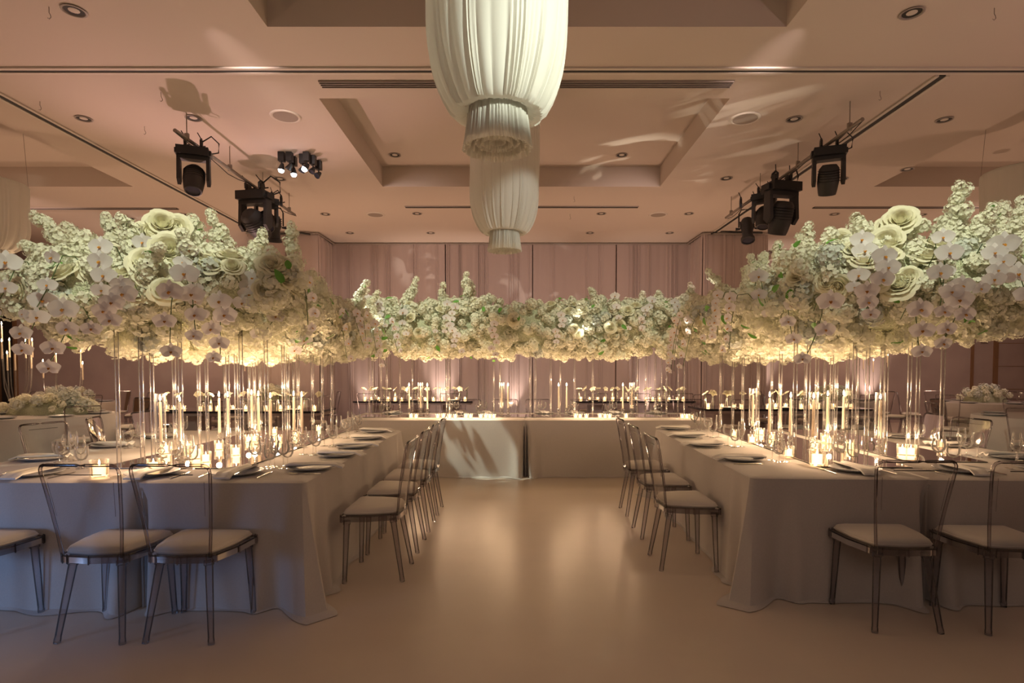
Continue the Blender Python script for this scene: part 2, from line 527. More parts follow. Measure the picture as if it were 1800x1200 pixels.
def drape(name, x0, x1, y, ztop, label, seed, axis='x', facing=-1, dens=5.5, group='floor length back drapes'):
    rnd = random.Random(seed)
    L = abs(x1 - x0)
    n = int(L / 0.016)
    off = []
    pos = 0.0
    # irregular pleats: bunches of tight folds with flat spans between
    knots = []
    s = 0.0
    while s < L:
        tight = rnd.random() < 0.6
        wd = rnd.uniform(0.03, 0.07) if tight else rnd.uniform(0.12, 0.30)
        am = rnd.uniform(0.02, 0.05) if tight else rnd.uniform(0.005, 0.02)
        knots.append((s, wd, am))
        s += wd

    def dz(x):
        for a, wd, am in knots:
            if a <= x < a + wd:
                return am * math.sin(math.pi * (x - a) / wd) ** 1.5
        return 0
    prof = [dz(L * i / n) for i in range(n + 1)]
    rows = [0.01, 0.6, 1.6, 2.8, ztop - 0.12, ztop]
    vs, fs = [], []
    for r, z in enumerate(rows):
        for i in range(n + 1):
            x = x0 + (x1 - x0) * i / n
            k = 1.0 + 0.25 * math.sin(3.1 * r + i * 0.05) if r < 5 else 0.7
            dd = prof[i] * k + 0.02 * math.sin(i * 0.02 + r * 0.6)
            p = (x, y + facing * dd, z) if axis == 'x' else (y + facing * dd, x, z)
            vs.append(p)
    for r in range(len(rows) - 1):
        for i in range(n):
            a = r * (n + 1) + i
            fs.append((a, a + 1, a + n + 2, a + n + 1))
    o = link(name, MB().add(vs, fs).mesh(name, M['curtain']))
    tag(o, label, 'drape', group)
    return o


def wx(px, y=YW):
    return (px - PX) / F * y


ztop = ZC - 0.04
ed = [586, 784, 936, 1082, 1207]
labs = ['mauve grey back drape beside the left pillar', 'mauve grey back drape behind the draped lanterns',
        'mauve grey back drape right of the lantern', 'mauve grey back drape beside the right pillar']
for i in range(4):
    drape('curtain', wx(ed[i]) + (0.012 if i else -0.3), wx(ed[i + 1]) - 0.012 + (0.3 if i == 3 else 0), YW, ztop, labs[i], 20 + i)
rod = MB().tube([(wx(560), YW, ztop + 0.01), (wx(1230), YW, ztop + 0.01)], 0.022, 8)
tag(link('drape_rail', rod.mesh('drape_rail', M['slot'])), 'dark horizontal rail along the top of the back drapes', 'rail')
# pillars clad in drape
lx0, lx1 = wx(438, 13.25), wx(562, 13.25)
rx0, rx1 = wx(1233, 13.25), wx(1347, 13.25)
drape('curtain', lx0, lx1, 13.25, ztop - 0.02, 'drape on the front face of the left pillar', 31)
drape('curtain', 13.25, 14.45, lx1, ztop - 0.02, 'drape on the aisle face of the left pillar', 32, 'y', 1)
drape('curtain', rx0, rx1, 13.25, ztop - 0.02, 'drape on the front face of the right pillar', 33)
drape('curtain', 13.25, 14.45, rx0, ztop - 0.02, 'drape on the aisle face of the right pillar', 34, 'y', -1)
struct('wall_pillar_left', MB().box(((lx0 + lx1) / 2 - 0.03, 14.4, ZC / 2), (lx1 - lx0 - 0.08, 2.0, ZC)), M['wall'])
struct('wall_pillar_right', MB().box(((rx0 + rx1) / 2 + 0.03, 14.4, ZC / 2), (rx1 - rx0 - 0.08, 2.0, ZC)), M['wall'])
rod = MB()
rod.tube([(lx0, 13.22, ztop), (lx1 + 0.02, 13.22, ztop), (lx1 + 0.04, 14.4, ztop)], 0.02, 8)
tag(link('drape_rail', rod.mesh('drape_rail', M['slot'])), 'dark rail along the top of the left pillar drapes', 'rail')
rod = MB()
rod.tube([(rx1, 13.22, ztop), (rx0 - 0.02, 13.22, ztop), (rx0 - 0.04, 14.4, ztop)], 0.02, 8)
tag(link('drape_rail', rod.mesh('drape_rail', M['slot'])), 'dark rail along the top of the right pillar drapes', 'rail')
# back wall trims, doorway, soffit
for k, (px, wd) in enumerate(((1707, 0.06), (1748, 0.11), (640, 0.02))):
    if k < 2:
        struct('trim_%d' % (10 + k), MB().box((wx(px, YB), YB - 0.02, 2.25), (wd, 0.05, 4.5)), M['wood'])
struct('trim_13', MB().box((wx(1520, YB), YB - 0.12, 4.42), (5.4, 0.24, 0.14)), M['ceiling'])
dd = MB().box((wx(17, YB), YB - 0.03, 1.5), (0.34, 0.06, 3.9))
o = struct('door_1', dd, M['dark'])
link('frame', MB().box((wx(17, YB) + 0.21, YB - 0.04, 1.5), (0.06, 0.08, 3.9)).mesh('frame', M['wood'], False), o)
wb = MB().box((0, 0, 0), (0.17, 0.06, 0.17))
tag(link('wall_speaker', wb.mesh('wall_speaker', M['slot'], False), loc=(wx(1727, YB), YB - 0.03, at(1727, 597, Y=YB).z)),
    'small square box on the right back wall', 'speaker')
for k in range(6):
    z = 0.9 + k * 0.62
    struct('trim_%d' % (20 + k), MB().box((wx(1776, YB), YB - 0.004, z), (0.75, 0.012, 0.012)), M['wood'])

# floor uplights at the drapes and walls
up_b = MB().box((0, 0, 0.09), (0.16, 0.14, 0.16)).mesh('housing', M['black'], False)
up_l = MB().lathe([(0, 0.172), (0.06, 0.172), (0.062, 0.168)], 12).mesh('lens', M['wallspot'])
for px, y, e, wh, tw in ((775, 14.1, 60, 'behind the back left table', 0), (905, 14.1, 36, 'behind the middle of the head table', 0), (1345, 15.0, 75, 'right of the right pillar', 0),
                         (1537, 15.1, 60, 'behind the right floral table', 0), (291, 13.0, 40, 'left of the left pillar', 0),
                         (640, 14.1, 22, 'beside the left pillar drape', 0), (1140, 14.1, 34, 'behind the back right table', 0)):
    x = wx(px, y)
    t = thing('uplight', (x, y, 0.0), 0, 'small black floor uplight ' + wh, 'uplight', 'floor uplights along the back of the room')
    link('housing', up_b, t)
    link('lens', up_l, t)
    light('uplight_beam', 'SPOT', (x, y - 0.02, 0.2), (1.0, 0.76, 0.62), e * 1.5, (x, y + 0.42, 3.2), 0.03, 52, 1.0)

# ------------------------------------------------------------------ draped lanterns
def lantern(loc, label, rb, zt, zb, zs, seed, skirt=0.37):
    rnd = random.Random(seed)
    t = thing('draped_lantern', loc, 0, label, 'lantern', 'sheer draped lanterns hanging from the ceiling')
    N = 320
    kn = []
    q0 = 0.0
    while q0 < 2 * math.pi:
        wd = rnd.uniform(0.035, 0.09) if rnd.random() < 0.65 else rnd.uniform(0.12, 0.40)
        kn.append((q0, wd, rnd.uniform(0.4, 1.0) * (1.0 if wd < 0.13 else 0.55)))
        q0 += wd

    def pleat(q, i, amp, hi=0):
        q = q % (2 * math.pi)
        for a_, wd, am_ in kn:
            if a_ <= q < a_ + wd:
                return amp * am_ * math.sin(math.pi * (q - a_) / wd) ** 0.8 + 0.012 * math.sin(3 * q + i * 0.4)
        return 0
    H = zt - zb
    prof, am = [], []
    for i in range(19):
        k = i / 18
        prof.append((rb * (1.0 - 0.02 * k if k < 0.55 else 0.989 - 0.33 * ((k - 0.55) / 0.45) ** 2.8), zt - H * k))
        am.append(0.022 + 0.02 * k + (0.10 * max(0, (k - 0.6) / 0.4) ** 2))
    prof += [(rb * 0.60, zb - 0.028), (rb * 0.50, zb - 0.030), (rb * 0.41, zb - 0.002), (rb * 0.365, zb + 0.06), (rb * 0.355, zb + 0.14)]
    am += [0.12, 0.15, 0.15, 0.12, 0.08]
    m = MB().lathe(prof, N, wob=lambda q, i: pleat(q, i, am[i]))
    link('drape', m.mesh('drape', M['sheer']), t)
    z1 = zb + 0.12
    pr = [(rb * 0.37, z1), (rb * 0.385, z1 - 0.04), (rb * 0.40, z1 - skirt * 0.4), (rb * 0.43, z1 - skirt * 0.75), (rb * 0.46, z1 - skirt)]
    m = MB().lathe(pr, N, wob=lambda q, i: pleat(q * 2 + 1, i, 0.07 + 0.02 * i))
    link('skirt', m.mesh('skirt', M['sheer']), t)
    for lay, (kr, dz_) in enumerate(((0.82, 0.02), (0.62, 0.035), (0.42, 0.03), (0.22, 0.04))):
        ph_ = 2.3 * lay
        mm = MB().lathe([(r_ * kr, z_ + (dz_ if j_ == 4 else 0)) for j_, (r_, z_) in enumerate(pr)], 200, wob=lambda q, i: pleat(q * 2 + ph_, i, 0.14 + 0.03 * i))
        link('inner_layer', mm.mesh('inner_layer', M['sheer']), t)
    rg = MB().tube([(rb * 0.375 * math.cos(a * 0.2618), rb * 0.375 * math.sin(a * 0.2618), z1 - 0.005) for a in range(25)], 0.012, 6, False)
    link('tie_band', rg.mesh('tie_band', M['sheer']), t)
    rg = MB().tube([(rb * 1.0 * math.cos(a * 0.2618), rb * 1.0 * math.sin(a * 0.2618), zt) for a in range(25)], 0.015, 6, False)
    link('top_ring', rg.mesh('top_ring', M['sheer']), t)
    for a in (0.5, 2.6, 4.7):
        link('cord', MB().tube([(rb * math.cos(a), rb * math.sin(a), zt), (rb * 0.9 * math.cos(a), rb * 0.9 * math.sin(a), zs)], 0.003, 4).mesh('cord', M['slot']), t)
    return t


lantern((-0.115, 3.8, 0), 'big white sheer draped lantern hanging nearest, top of frame', 0.46, 4.55, 3.12, ZC + CD, 3)
lantern((-0.126, 7.1, 0), 'smaller looking white draped lantern hanging behind the nearest one', 0.425, 4.40, 3.14, ZC + CD, 4)
lantern((-7.45, 8.1, 0), 'draped lantern half out of frame at the left edge', 0.47, 4.05, 3.14, ZC + CD, 5)
lantern((7.15, 8.1, 0), 'draped lantern half out of frame at the right edge', 0.47, 4.20, 3.14, ZC + CD, 6)


# ------------------------------------------------------------------ stage lights on pipes
def pipe(x, y0, y1, lab):
    z = 4.28
    t = thing('lighting_pipe', (x, (y0 + y1) / 2, z), 0, lab, 'lighting pipe', 'lighting pipes under the ceiling')
    L = (y1 - y0) / 2
    link('bar', MB().tube([(0, -L, 0), (0, L, 0)], 0.024, 10).mesh('bar', M['pipe']), t)
    for k in range(4):
        yy = -L + 0.25 + (2 * L - 0.5) * k / 3
        link('hanger', MB().tube([(0, yy, 0), (0, yy, ZC - z)], 0.006, 6).mesh('hanger', M['pipe']), t)
        link('bracket', MB().box((0, yy, 0.02), (0.05, 0.03, 0.09)).mesh('bracket', M['pipe'], False), t)
    cb = [(0.03 * math.sin(i), -L + 2 * L * i / 14, -0.02 - 0.05 * abs(math.sin(i * 0.9))) for i in range(15)]
    link('cable', MB().tube(cb, 0.006, 5).mesh('cable', M['black']), t)
    return z


pl = at(340, 252, Z=4.28)
PLX = pl.x
pipe(PLX, 6.9, 10.6, 'pale lighting pipe under the ceiling at the left')
pr_ = at(1460, 250, Z=4.28)
PRX = pr_.x
pipe(PRX, 6.6, 10.8, 'pale lighting pipe under the ceiling at the right')


def clamp_mb():
    m = MB()
    for sx in (-0.09, 0.09):
        m.box((sx, 0, -0.02), (0.03, 0.07, 0.10))
        m.tube([(sx, -0.045, -0.03), (sx, -0.05, 0.03), (sx, -0.015, 0.06), (sx, 0.035, 0.045), (sx, 0.05, 0.0)], 0.014, 6)
        m.tube([(sx, 0.02, -0.02), (sx + 0.03, 0.09, 0.01)], 0.008, 5)
        m.tube([(sx, -0.02, 0.06), (sx - 0.035, -0.06, 0.12)], 0.006, 5)
    return m.mesh('clamp', M['black'])


CL = clamp_mb()


def moving_head(loc, s, pan, tilt, label):
    t = thing('moving_head_light', loc, pan, label, 'stage light', 'black stage lights on the pipes')
    t.scale = (s, s, s)
    link('clamp', CL, t)
    b = MB().box((0, 0, -0.12), (0.36, 0.24, 0.10))
    b.box((0.19, 0, -0.12), (0.03, 0.12, 0.06)).box((-0.19, 0, -0.12), (0.03, 0.12, 0.06))
    link('base', b.mesh('base', M['black'], False), t)
    cb = MB().tube([(0.17, 0.05, -0.1), (0.27, 0.1, -0.05), (0.28, 0.08, 0.06), (0.2, 0.02, 0.12), (0.1, 0, 0.03)], 0.009, 6)
    link('cable', cb.mesh('cable', M['black']), t)
    y = MB().box((0, 0, -0.19), (0.36, 0.12, 0.05))
    for sx in (-1, 1):
        y.prism([(-0.05, 0.0), (0.05, 0.0), (0.065, 0.30), (0.0, 0.36), (-0.065, 0.30)], -0.02, 0.02,
                Matrix.Translation((sx * 0.165, 0, -0.17)) @ Matrix.Rotation(R(-90), 4, 'X') @ Matrix.Rotation(R(90), 4, 'Y'))
    link('yoke', y.mesh('yoke', M['blackm'], False), t)
    h = MB().lathe([(0.0, 0.17), (0.08, 0.165), (0.115, 0.12), (0.125, 0.02), (0.125, -0.05), (0.11, -0.16), (0.10, -0.20), (0.085, -0.205), (0.085, -0.19)], 14)
    ho = link('head', h.mesh('head', M['blackm'], True), t, loc=(0, 0, -0.44), rot=(tilt, 0, 0))
    link('lens', MB().lathe([(0, -0.185), (0.086, -0.192)], 14).mesh('lens', M['lens']), ho)
    for k in range(5):
        link('fin', MB().lathe([(0.118, 0.10 - k * 0.03), (0.130, 0.095 - k * 0.03), (0.118, 0.09 - k * 0.03)], 14).mesh('fin', M['black']), ho)
    return t


def profile_spot(loc, s, pan, tilt, label):
    t = thing('profile_spotlight', loc, pan, label, 'stage light', 'black stage lights on the pipes')
    t.scale = (s, s, s)
    link('clamp', CL, t)
    y = MB().tube([(-0.11, 0, -0.34), (-0.11, 0, -0.16), (-0.08, 0, -0.10), (0.08, 0, -0.10), (0.11, 0, -0.16), (0.11, 0, -0.34)], 0.010, 6)
    link('yoke', y.mesh('yoke', M['black']), t)
    h = MB().lathe([(0, 0.15), (0.07, 0.145), (0.085, 0.10), (0.085, 0.0), (0.07, -0.04), (0.07, -0.15), (0.09, -0.16), (0.09, -0.20), (0.075, -0.20)], 12)
    for k in range(4):
        h.box((0.0, 0.0, 0.02 + k * 0.03), (0.19, 0.03, 0.008))
    ho = link('barrel', h.mesh('barrel', M['blackm']), t, loc=(0, 0, -0.36), rot=(tilt, 0, 0))
    link('lens', MB().lathe([(0, -0.185), (0.078, -0.19)], 12).mesh('lens', M['lens']), ho)
    for sx in (-1, 1):
        link('knob', MB().tube([(sx * 0.09, 0, 0), (sx * 0.15, 0, 0)], [0.01, 0.022], 8).mesh('knob', M['black']), ho)
    return t


def pipe_at(px, py, X):
    p = at(px, py, Z=4.28)
    return Vector((X, p.y, 4.28))


moving_head(pipe_at(340, 252, PLX), 1.0, R(20), R(-25), 'black moving head light hanging alone, left pipe, nearest')
moving_head(pipe_at(447, 328, PLX), 1.30, R(-10), R(55), 'large black moving head with open triangular yoke, left pipe')
moving_head(pipe_at(478, 342, PLX), 0.95, R(40), R(-35), 'black moving head tucked right behind the large one, left pipe')
profile_spot(pipe_at(497, 352, PLX), 1.25, R(15), R(8), 'black profile spotlight at the far end of the left pipe')
moving_head(pipe_at(1460, 252, PRX), 1.0, R(-20), R(22), 'black moving head light hanging alone, right pipe, nearest')
moving_head(pipe_at(1374, 312, PRX), 1.30, R(12), R(20), 'large black moving head with triangular yoke gap, right pipe')
moving_head(pipe_at(1339, 334, PRX), 0.95, R(-35), R(-20), 'small black moving head left of the large one, right pipe')
profile_spot(pipe_at(1312, 355, PRX), 1.25, R(-15), R(-25), 'black profile spotlight at the far end of the right pipe')

for k, (px, pts) in enumerate(((0, [(430, 405), (450, 411), (490, 411), (530, 409), (545, 412)]), (1, [(1250, 411), (1262, 405), (1290, 408), (1340, 409)]))):
    pp = [at(a, b, Y=13.15) for a, b in pts]
    tag(link('power_cable', MB().tube(pp, 0.022, 6).mesh('power_cable', M['black'])),
        'thick black cable sagging along the top of the %s pillar' % ('left', 'right')[k], 'cable')

# small pin spots on the ceiling
can = MB().box((0, 0, -0.065), (0.085, 0.085, 0.13)).mesh('canister', M['black'], False)
neck = MB().tube([(0, 0, -0.13), (0, 0, -0.17)], 0.01, 6).mesh('neck', M['black'])
hd = MB().lathe([(0, 0.05), (0.02, 0.045), (0.05, -0.05), (0.046, -0.052)], 12).mesh('head', M['black'])
ll = MB().lathe([(0, -0.050), (0.046, -0.050)], 12).mesh('lamp', M['lampw'])
lo = MB().lathe([(0, -0.045), (0.046, -0.045)], 12).mesh('lamp', M['lens'])
sph = MB().lathe([(0, 0.035), (0.025, 0.03), (0.04, 0.01), (0.042, -0.01), (0.03, -0.035), (0, -0.045)], 12).mesh('lamp', M['lampw'])
PS = [(495, 268, 1, (0, 10)), (509, 268, 0, (0, 30)), (516, 276, 1, (0, 0)), (532, 272, 0, (-15, 20)), (539, 268, 1, (-20, 30)), (550, 274, 0, (-25, 20)), (560, 283, 0, (-40, 30)),
      (218, 380, 1, (20, -20)), (230, 384, 1, (10, 10)), (196, 383, 0, (-40, 0))]
PSL = ['lit pin spot, leftmost of the ceiling cluster', 'unlit pin spot second in the ceiling cluster', 'lit pin spot lowest in the ceiling cluster',
       'unlit pin spot just right of the lowest lit one', 'lit pin spot at the top middle of the cluster', 'unlit pin spot tilted right, second from cluster end',
       'unlit pin spot tilted right at cluster end', 'lit pin spot behind blossoms at the far left', 'lit pin spot right of the blossoms at far left', 'unlit dark pin spot above the left blossoms']
for (px, py, lit, (rx, ry)), lb in zip(PS, PSL):
    p = at(px, py, Z=ZC)
    t = thing('pin_spotlight', p, 0, 'small black ' + lb, 'spotlight', 'small black ceiling pin spots')
    link('canister', can, t)
    link('neck', neck, t)
    h = link('head', hd, t, loc=(0, 0, -0.20), rot=(R(rx), R(ry), 0))
    link('lamp', sph if lit else lo, h, loc=(0, 0, -0.05 if lit else 0))

# ------------------------------------------------------------------ tables and cloths
TH = 0.76


def cloth(name, x0, x1, y0, y1, label, loc=(0, 0, 0), rz=0.0, seam=(), seed=1, m=None, corner=0.15, h=TH, pool=0.07, group='long linen tablecloths'):
    """seam: sides ('l','r') that butt on a neighbour: the skirt hangs straight there and curls in at its front corner"""
    rnd = random.Random(seed)
    rc = 0.035
    pts = []                       # (x, y, nx, ny, dist to corner, seam corner?)
    cs = [((x0, y0), 'l'), ((x1, y0), 'r'), ((x1, y1), 'r'), ((x0, y1), 'l')]
    sides = [((x0, y0), (x1, y0), (0, -1), None), ((x1, y0), (x1, y1), (1, 0), 'r'), ((x1, y1), (x0, y1), (0, 1), None), ((x0, y1), (x0, y0), (-1, 0), 'l')]
    tot = 0
    for si, (a, b, nrm, sd) in enumerate(sides):
        L = math.hypot(b[0] - a[0], b[1] - a[1])
        n = max(6, int(L / 0.022))
        for i in range(n):
            k = (i + 0.5) / n
            x, y = a[0] + (b[0] - a[0]) * k, a[1] + (b[1] - a[1]) * k
            da, db = L * k, L * (1 - k)
            d = min(da, db)
            c = a if da < db else b
            side_of_c = 'l' if c[0] == x0 else 'r'
            isseam = side_of_c in seam
            nx, ny = nrm
            if d < 0.16 and not isseam:       # blend to the diagonal near a corner
                kk = (1 - d / 0.16) ** 1.3 * 0.5
                onx, ony = (1 if c[0] == x1 else -1), (1 if c[1] == y1 else -1)
                nx, ny = nx * (1 - kk) + onx * kk, ny * (1 - kk) + ony * kk
                ln = math.hypot(nx, ny)
                nx, ny = nx / ln, ny / ln
            pts.append((x, y, nx, ny, d, isseam, sd in seam if sd else False, tot + da))
        tot += L
    N = len(pts)
    f = [(rnd.uniform(2.5, 4.0), rnd.uniform(0, 6)), (rnd.uniform(6, 9), rnd.uniform(0, 6)), (rnd.uniform(13, 17), rnd.uniform(0, 6))]
    rows = [(0.0, -0.012, 0.0), (0.006, 0.004, 0.0)]
    vs = []
    ts = [0.0, 0.012, 0.05, 0.15, 0.3, 0.45, 0.6, 0.75, 0.88, 0.97, 1.0, 1.0]
    for r, t in enumerate(ts):
        for (x, y, nx, ny, d, sm, on_seam, s) in pts:
            z = h * (1 - t) + 0.004
            o = 0.0 if r == 0 else 0.012
            if r == 0:
                z = h + 0.004
                x2 = x - (nx * 0.012)
                y2 = y - (ny * 0.012)
                vs.append((x2, y2, z))
                continue
            if not on_seam:
                fo = 0.5 * math.sin(f[0][0] * s + f[0][1]) + 0.35 * math.sin(f[1][0] * s + f[1][1]) + 0.2 * math.sin(f[2][0] * s + f[2][1])
                o += 0.014 * t + 0.026 * fo * t ** 1.3
                cw = math.exp(-(d / 0.085) ** 2)
                if sm:
                    o += 0.085 * t ** 1.2 * math.exp(-((d - 0.10) / 0.07) ** 2) - (0.05 + 0.16 * t) * math.exp(-(d / 0.035) ** 2) * min(1, t * 6)
                else:
                    o += corner * t ** 1.25 * cw - 0.045 * t * math.exp(-((d - 0.17) / 0.06) ** 2)
                    o += 0.03 * t * math.exp(-((d - 0.27) / 0.05) ** 2)
                if r >= len(ts) - 2:
                    z = 0.012 + 0.006 * math.sin(s * 21)
                if r == len(ts) - 1:
                    o += pool * (0.25 + 0.75 * max(0, fo)) + (0.06 * cw if not sm else 0)
                    z = 0.004
            vs.append((x + nx * o, y + ny * o, z))
    fs = []
    for r in range(len(ts) - 1):
        for i in range(N):
            fs.append((r * N + i, (r + 1) * N + i, (r + 1) * N + (i + 1) % N, r * N + (i + 1) % N))
    fs.append(tuple(range(N)))
    o = link(name, MB().add(vs, fs).mesh(name, m or M['linen']), loc=loc, rot=(0, 0, rz))
    tag(o, label, 'tablecloth', group)
    # the folding table underneath
    t = thing('folding_table', loc, rz, 'folding table hidden under the ' + label.replace('tablecloth', 'cloth'), 'table', group.replace('tablecloths', 'tables').replace('cloths', 'tables'))
    link('tabletop', MB().box(((x0 + x1) / 2, (y0 + y1) / 2, h - 0.03), (x1 - x0 - 0.05, y1 - y0 - 0.05, 0.03)).mesh('tabletop', M['wood'], False), t)
    for sx in (x0 + 0.15, x1 - 0.15):
        for sy in (y0 + 0.2, y1 - 0.2):
            link('leg', MB().tube([(sx, sy, h - 0.045), (sx, sy, 0)], 0.016, 8).mesh('leg', M['black']), t)
    return o


pL = at(544, 847, Z=TH)
pLf = at(698, 757, Z=TH)
LX1 = (pL.x + pLf.x) / 2
LY0, LY1 = pL.y, pLf.y
LX0, LSEAM = LX1 - 2.42, at(238, 849, Z=TH).x
cloth('tablecloth', LSEAM + 0.006, LX1, LY0, LY1, 'grey linen tablecloth on the left table beside the aisle', seam=('l',), seed=11)
cloth('tablecloth', LX0, LSEAM - 0.006, LY0 + 0.01, LY1, 'grey linen tablecloth on the outer half of the left table', seam=('r',), seed=12)
pR = at(1322, 839, Z=TH)
pRf = at(1160, 754, Z=TH)
RROT = -math.atan2(pRf.x - pR.x, pRf.y - pR.y) * 0.8
RLEN = (pRf - pR).length
RSEAM = at(1622, 839, Z=TH).x - pR.x
cloth('tablecloth', 0.0, RSEAM - 0.006, 0, RLEN, 'grey linen tablecloth on the right table beside the aisle', (pR.x, pR.y, 0), RROT, ('r',), 13, corner=0.13)
cloth('tablecloth', RSEAM + 0.006, 2.42, 0.0, RLEN, 'grey linen tablecloth on the outer half of the right table', (pR.x, pR.y, 0), RROT, ('l',), 14)


def RT(x, y, z=TH):
    c, s = math.cos(RROT), math.sin(RROT)
    return Vector((pR.x + x * c - y * s, pR.y + x * s + y * c, z))


HY0 = at(900, 738, Z=TH).y
HY1 = HY0 + 1.22
HS = (924 - PX) / F * HY0
cloth('tablecloth', HS - 2.44, HS - 0.004, HY0, HY1, 'linen tablecloth on the left half of the head table', seam=('r',), seed=15, corner=0.10)
cloth('tablecloth', HS + 0.004, HS + 2.44, HY0, HY1, 'linen tablecloth on the right half of the head table', seam=('l',), seed=16, corner=0.10)

# mirror runners
TZ = TH + 0.006


def runner(x0, x1, y0, y1, loc, rz, lab):
    t = thing('mirror_runner', (loc[0], loc[1], TZ), rz, lab, 'mirror', 'mirror runners down the tables')
    link('glass', MB().box(((x0 + x1) / 2, (y0 + y1) / 2, 0.004), (x1 - x0, y1 - y0, 0.006)).mesh('glass', M['mirror'], False), t)
    link('edge', MB().box(((x0 + x1) / 2, (y0 + y1) / 2, 0.002), (x1 - x0 + 0.008, y1 - y0 + 0.008, 0.004)).mesh('edge', M['black'], False), t)


mL0, mL1 = LX1 - 1.52, LX1 - 0.56
runner(mL0, mL1, LY0 + 0.42, LY1 - 0.08, (0, 0), 0, 'smoked mirror runner down the middle of the left table')
runner(0.58, 1.18, 0.36, RLEN - 0.08, (pR.x, pR.y), RROT, 'smoked mirror runner down the right table, aisle side')
runner(1.32, 1.86, 0.62, RLEN - 0.08, (pR.x, pR.y), RROT, 'smoked mirror runner down the right table, outer side')
runner(HS - 2.3, HS + 2.3, HY0 + 0.34, HY0 + 0.84, (0, 0), 0, 'smoked mirror runner along the head table')
MZ = TZ + 0.0075

# ------------------------------------------------------------------ chairs
def seat_outline(k=1.0, n=7):
    """wide at the front (+y), narrower and rounded at the back"""
    P = [(-0.175, -0.19), (-0.232, 0.185), (0.232, 0.185), (0.175, -0.19)]
    rad = [0.05, 0.03, 0.03, 0.05]
    out = []
    for i in range(4):
        p = Vector((*P[i], 0))
        a = (Vector((*P[i - 1], 0)) - p).normalized()
        b = (Vector((*P[(i + 1) % 4], 0)) - p).normalized()
        r = rad[i]
        for j in range(n):
            t = j / (n - 1)
            q = p + a * r * (1 - t) ** 2 * 1.0 + b * r * t ** 2
            out.append((q.x * k, q.y * k))
        # slight bow of the side
        if i in (0, 2):
            nx = Vector((*P[(i + 1) % 4], 0))
            m_ = (p + nx) / 2
            out.append(((m_.x + (-0.014 if i == 0 else 0.014)) * k, m_.y * k))
        if i == 3:
            out.append((0, -0.205 * k))
    return out


SO = seat_outline()
mb = MB().prism(SO, 0.415, 0.450)
n_ = len(SO)
seat_me = mb.mesh('seat_frame', M['legm'], True)
mb = MB()
for i in range(0, n_, 2):
    x, y = SO[i]
    l_ = math.hypot(x, y)
    mb.box((x * (1 + 0.004 / l_), y * (1 + 0.004 / l_), 0.436), (0.005, 0.005, 0.05))
# outline rim
mb.tube([(x * 1.003, y * 1.003, 0.45) for x, y in SO + SO[:1]], 0.0045, 5, False)
seatrim_me = mb.mesh('seat_rim', M['rim'])


def cushion_me():
    vs, fs = [], []
    o2 = SO
    rings = [(0.86, 0.452), (0.91, 0.462), (0.91, 0.476), (0.87, 0.490), (0.75, 0.500), (0.4, 0.506)]
    n = len(o2)
    for k, z in rings:
        for x, y in o2:
            vs.append((x * k, y * k, z))
    for r in range(len(rings) - 1):
        for i in range(n):
            fs.append((r * n + i, r * n + (i + 1) % n, (r + 1) * n + (i + 1) % n, (r + 1) * n + i))
    fs.append(tuple((len(rings) - 1) * n + i for i in range(n)))
    fs.append(tuple(range(n - 1, -1, -1)))
    m = MB().add(vs, fs)
    m.tube([(x * 0.914, y * 0.914, 0.469) for x, y in o2 + o2[:1]], 0.004, 5, False)
    return m.mesh('cushion', M['cushion'])


CUSH = cushion_me()


def bk(u, v):
    """back panel: u across -1..1, v up 0..1; narrower below, slight curve and lean"""
    hw = 0.158 + 0.052 * v
    return (u * hw, -0.182 - 0.075 * v ** 1.3 - 0.018 * (1 - u * u) * 0.8, 0.445 + 0.495 * v)


def back_pts(ins=0.0):
    pts = [bk(-1 + ins, 0.0), bk(-1 + ins, 0.25), bk(-1 + ins, 0.5), bk(-1 + ins, 0.75), bk(-1 + ins, 0.90 - ins)]
    for t in (0.3, 0.6, 0.85):
        pts.append(bk(-1 + ins + 0.20 * t ** 2, 0.90 - ins + 0.10 * (1 - (1 - t) ** 2)))
    for u in (-0.78, -0.5, -0.2, 0, 0.2, 0.5, 0.78):
        pts.append(bk(u * (1 - ins), 1.0 - ins))
    for t in (0.85, 0.6, 0.3):
        pts.append(bk(1 - ins - 0.20 * t ** 2, 0.90 - ins + 0.10 * (1 - (1 - t) ** 2)))
    pts += [bk(1 - ins, 0.90 - ins), bk(1 - ins, 0.75), bk(1 - ins, 0.5), bk(1 - ins, 0.25), bk(1 - ins, 0.0)]
    return pts


BF = MB().tube(back_pts(), 0.0085, 8).mesh('back_frame', M['rim'])
mb = MB()
for off in (0.0,):
    mb.grid(lambda u, v: bk((u * 2 - 1) * (0.97 if v < 0.9 else 0.97 - 1.6 * (v - 0.9) ** 1.3), v * 0.985), 10, 10)
BP = mb.mesh('back_panel', M['acrylic'])
mb = MB()
mb.tube([Vector(bk(u, 0.90)) + Vector((0, -0.004, 0)) for u in (-0.6, -0.3, 0, 0.3, 0.6)], 0.0022, 4)
mb.tube([Vector(bk(-0.86, v)) + Vector((0, -0.004, 0)) for v in (0.45, 0.6, 0.82)], 0.002, 4)
mb.tube([Vector(bk(0.86, v)) + Vector((0, -0.004, 0)) for v in (0.45, 0.6, 0.82)], 0.002, 4)
BG = mb.mesh('back_groove', M['rim'])


def leg_me(top, bot):
    m = MB()
    a, b = Vector(top), Vector(bot)
    m.tube([a, a.lerp(b, 0.06), a.lerp(b, 0.065), a.lerp(b, 0.5), a.lerp(b, 0.93), a.lerp(b, 0.94), b], [0.026, 0.026, 0.021, 0.0185, 0.0155, 0.017, 0.0165], 8)
    return m.mesh('leg', M['legm'])


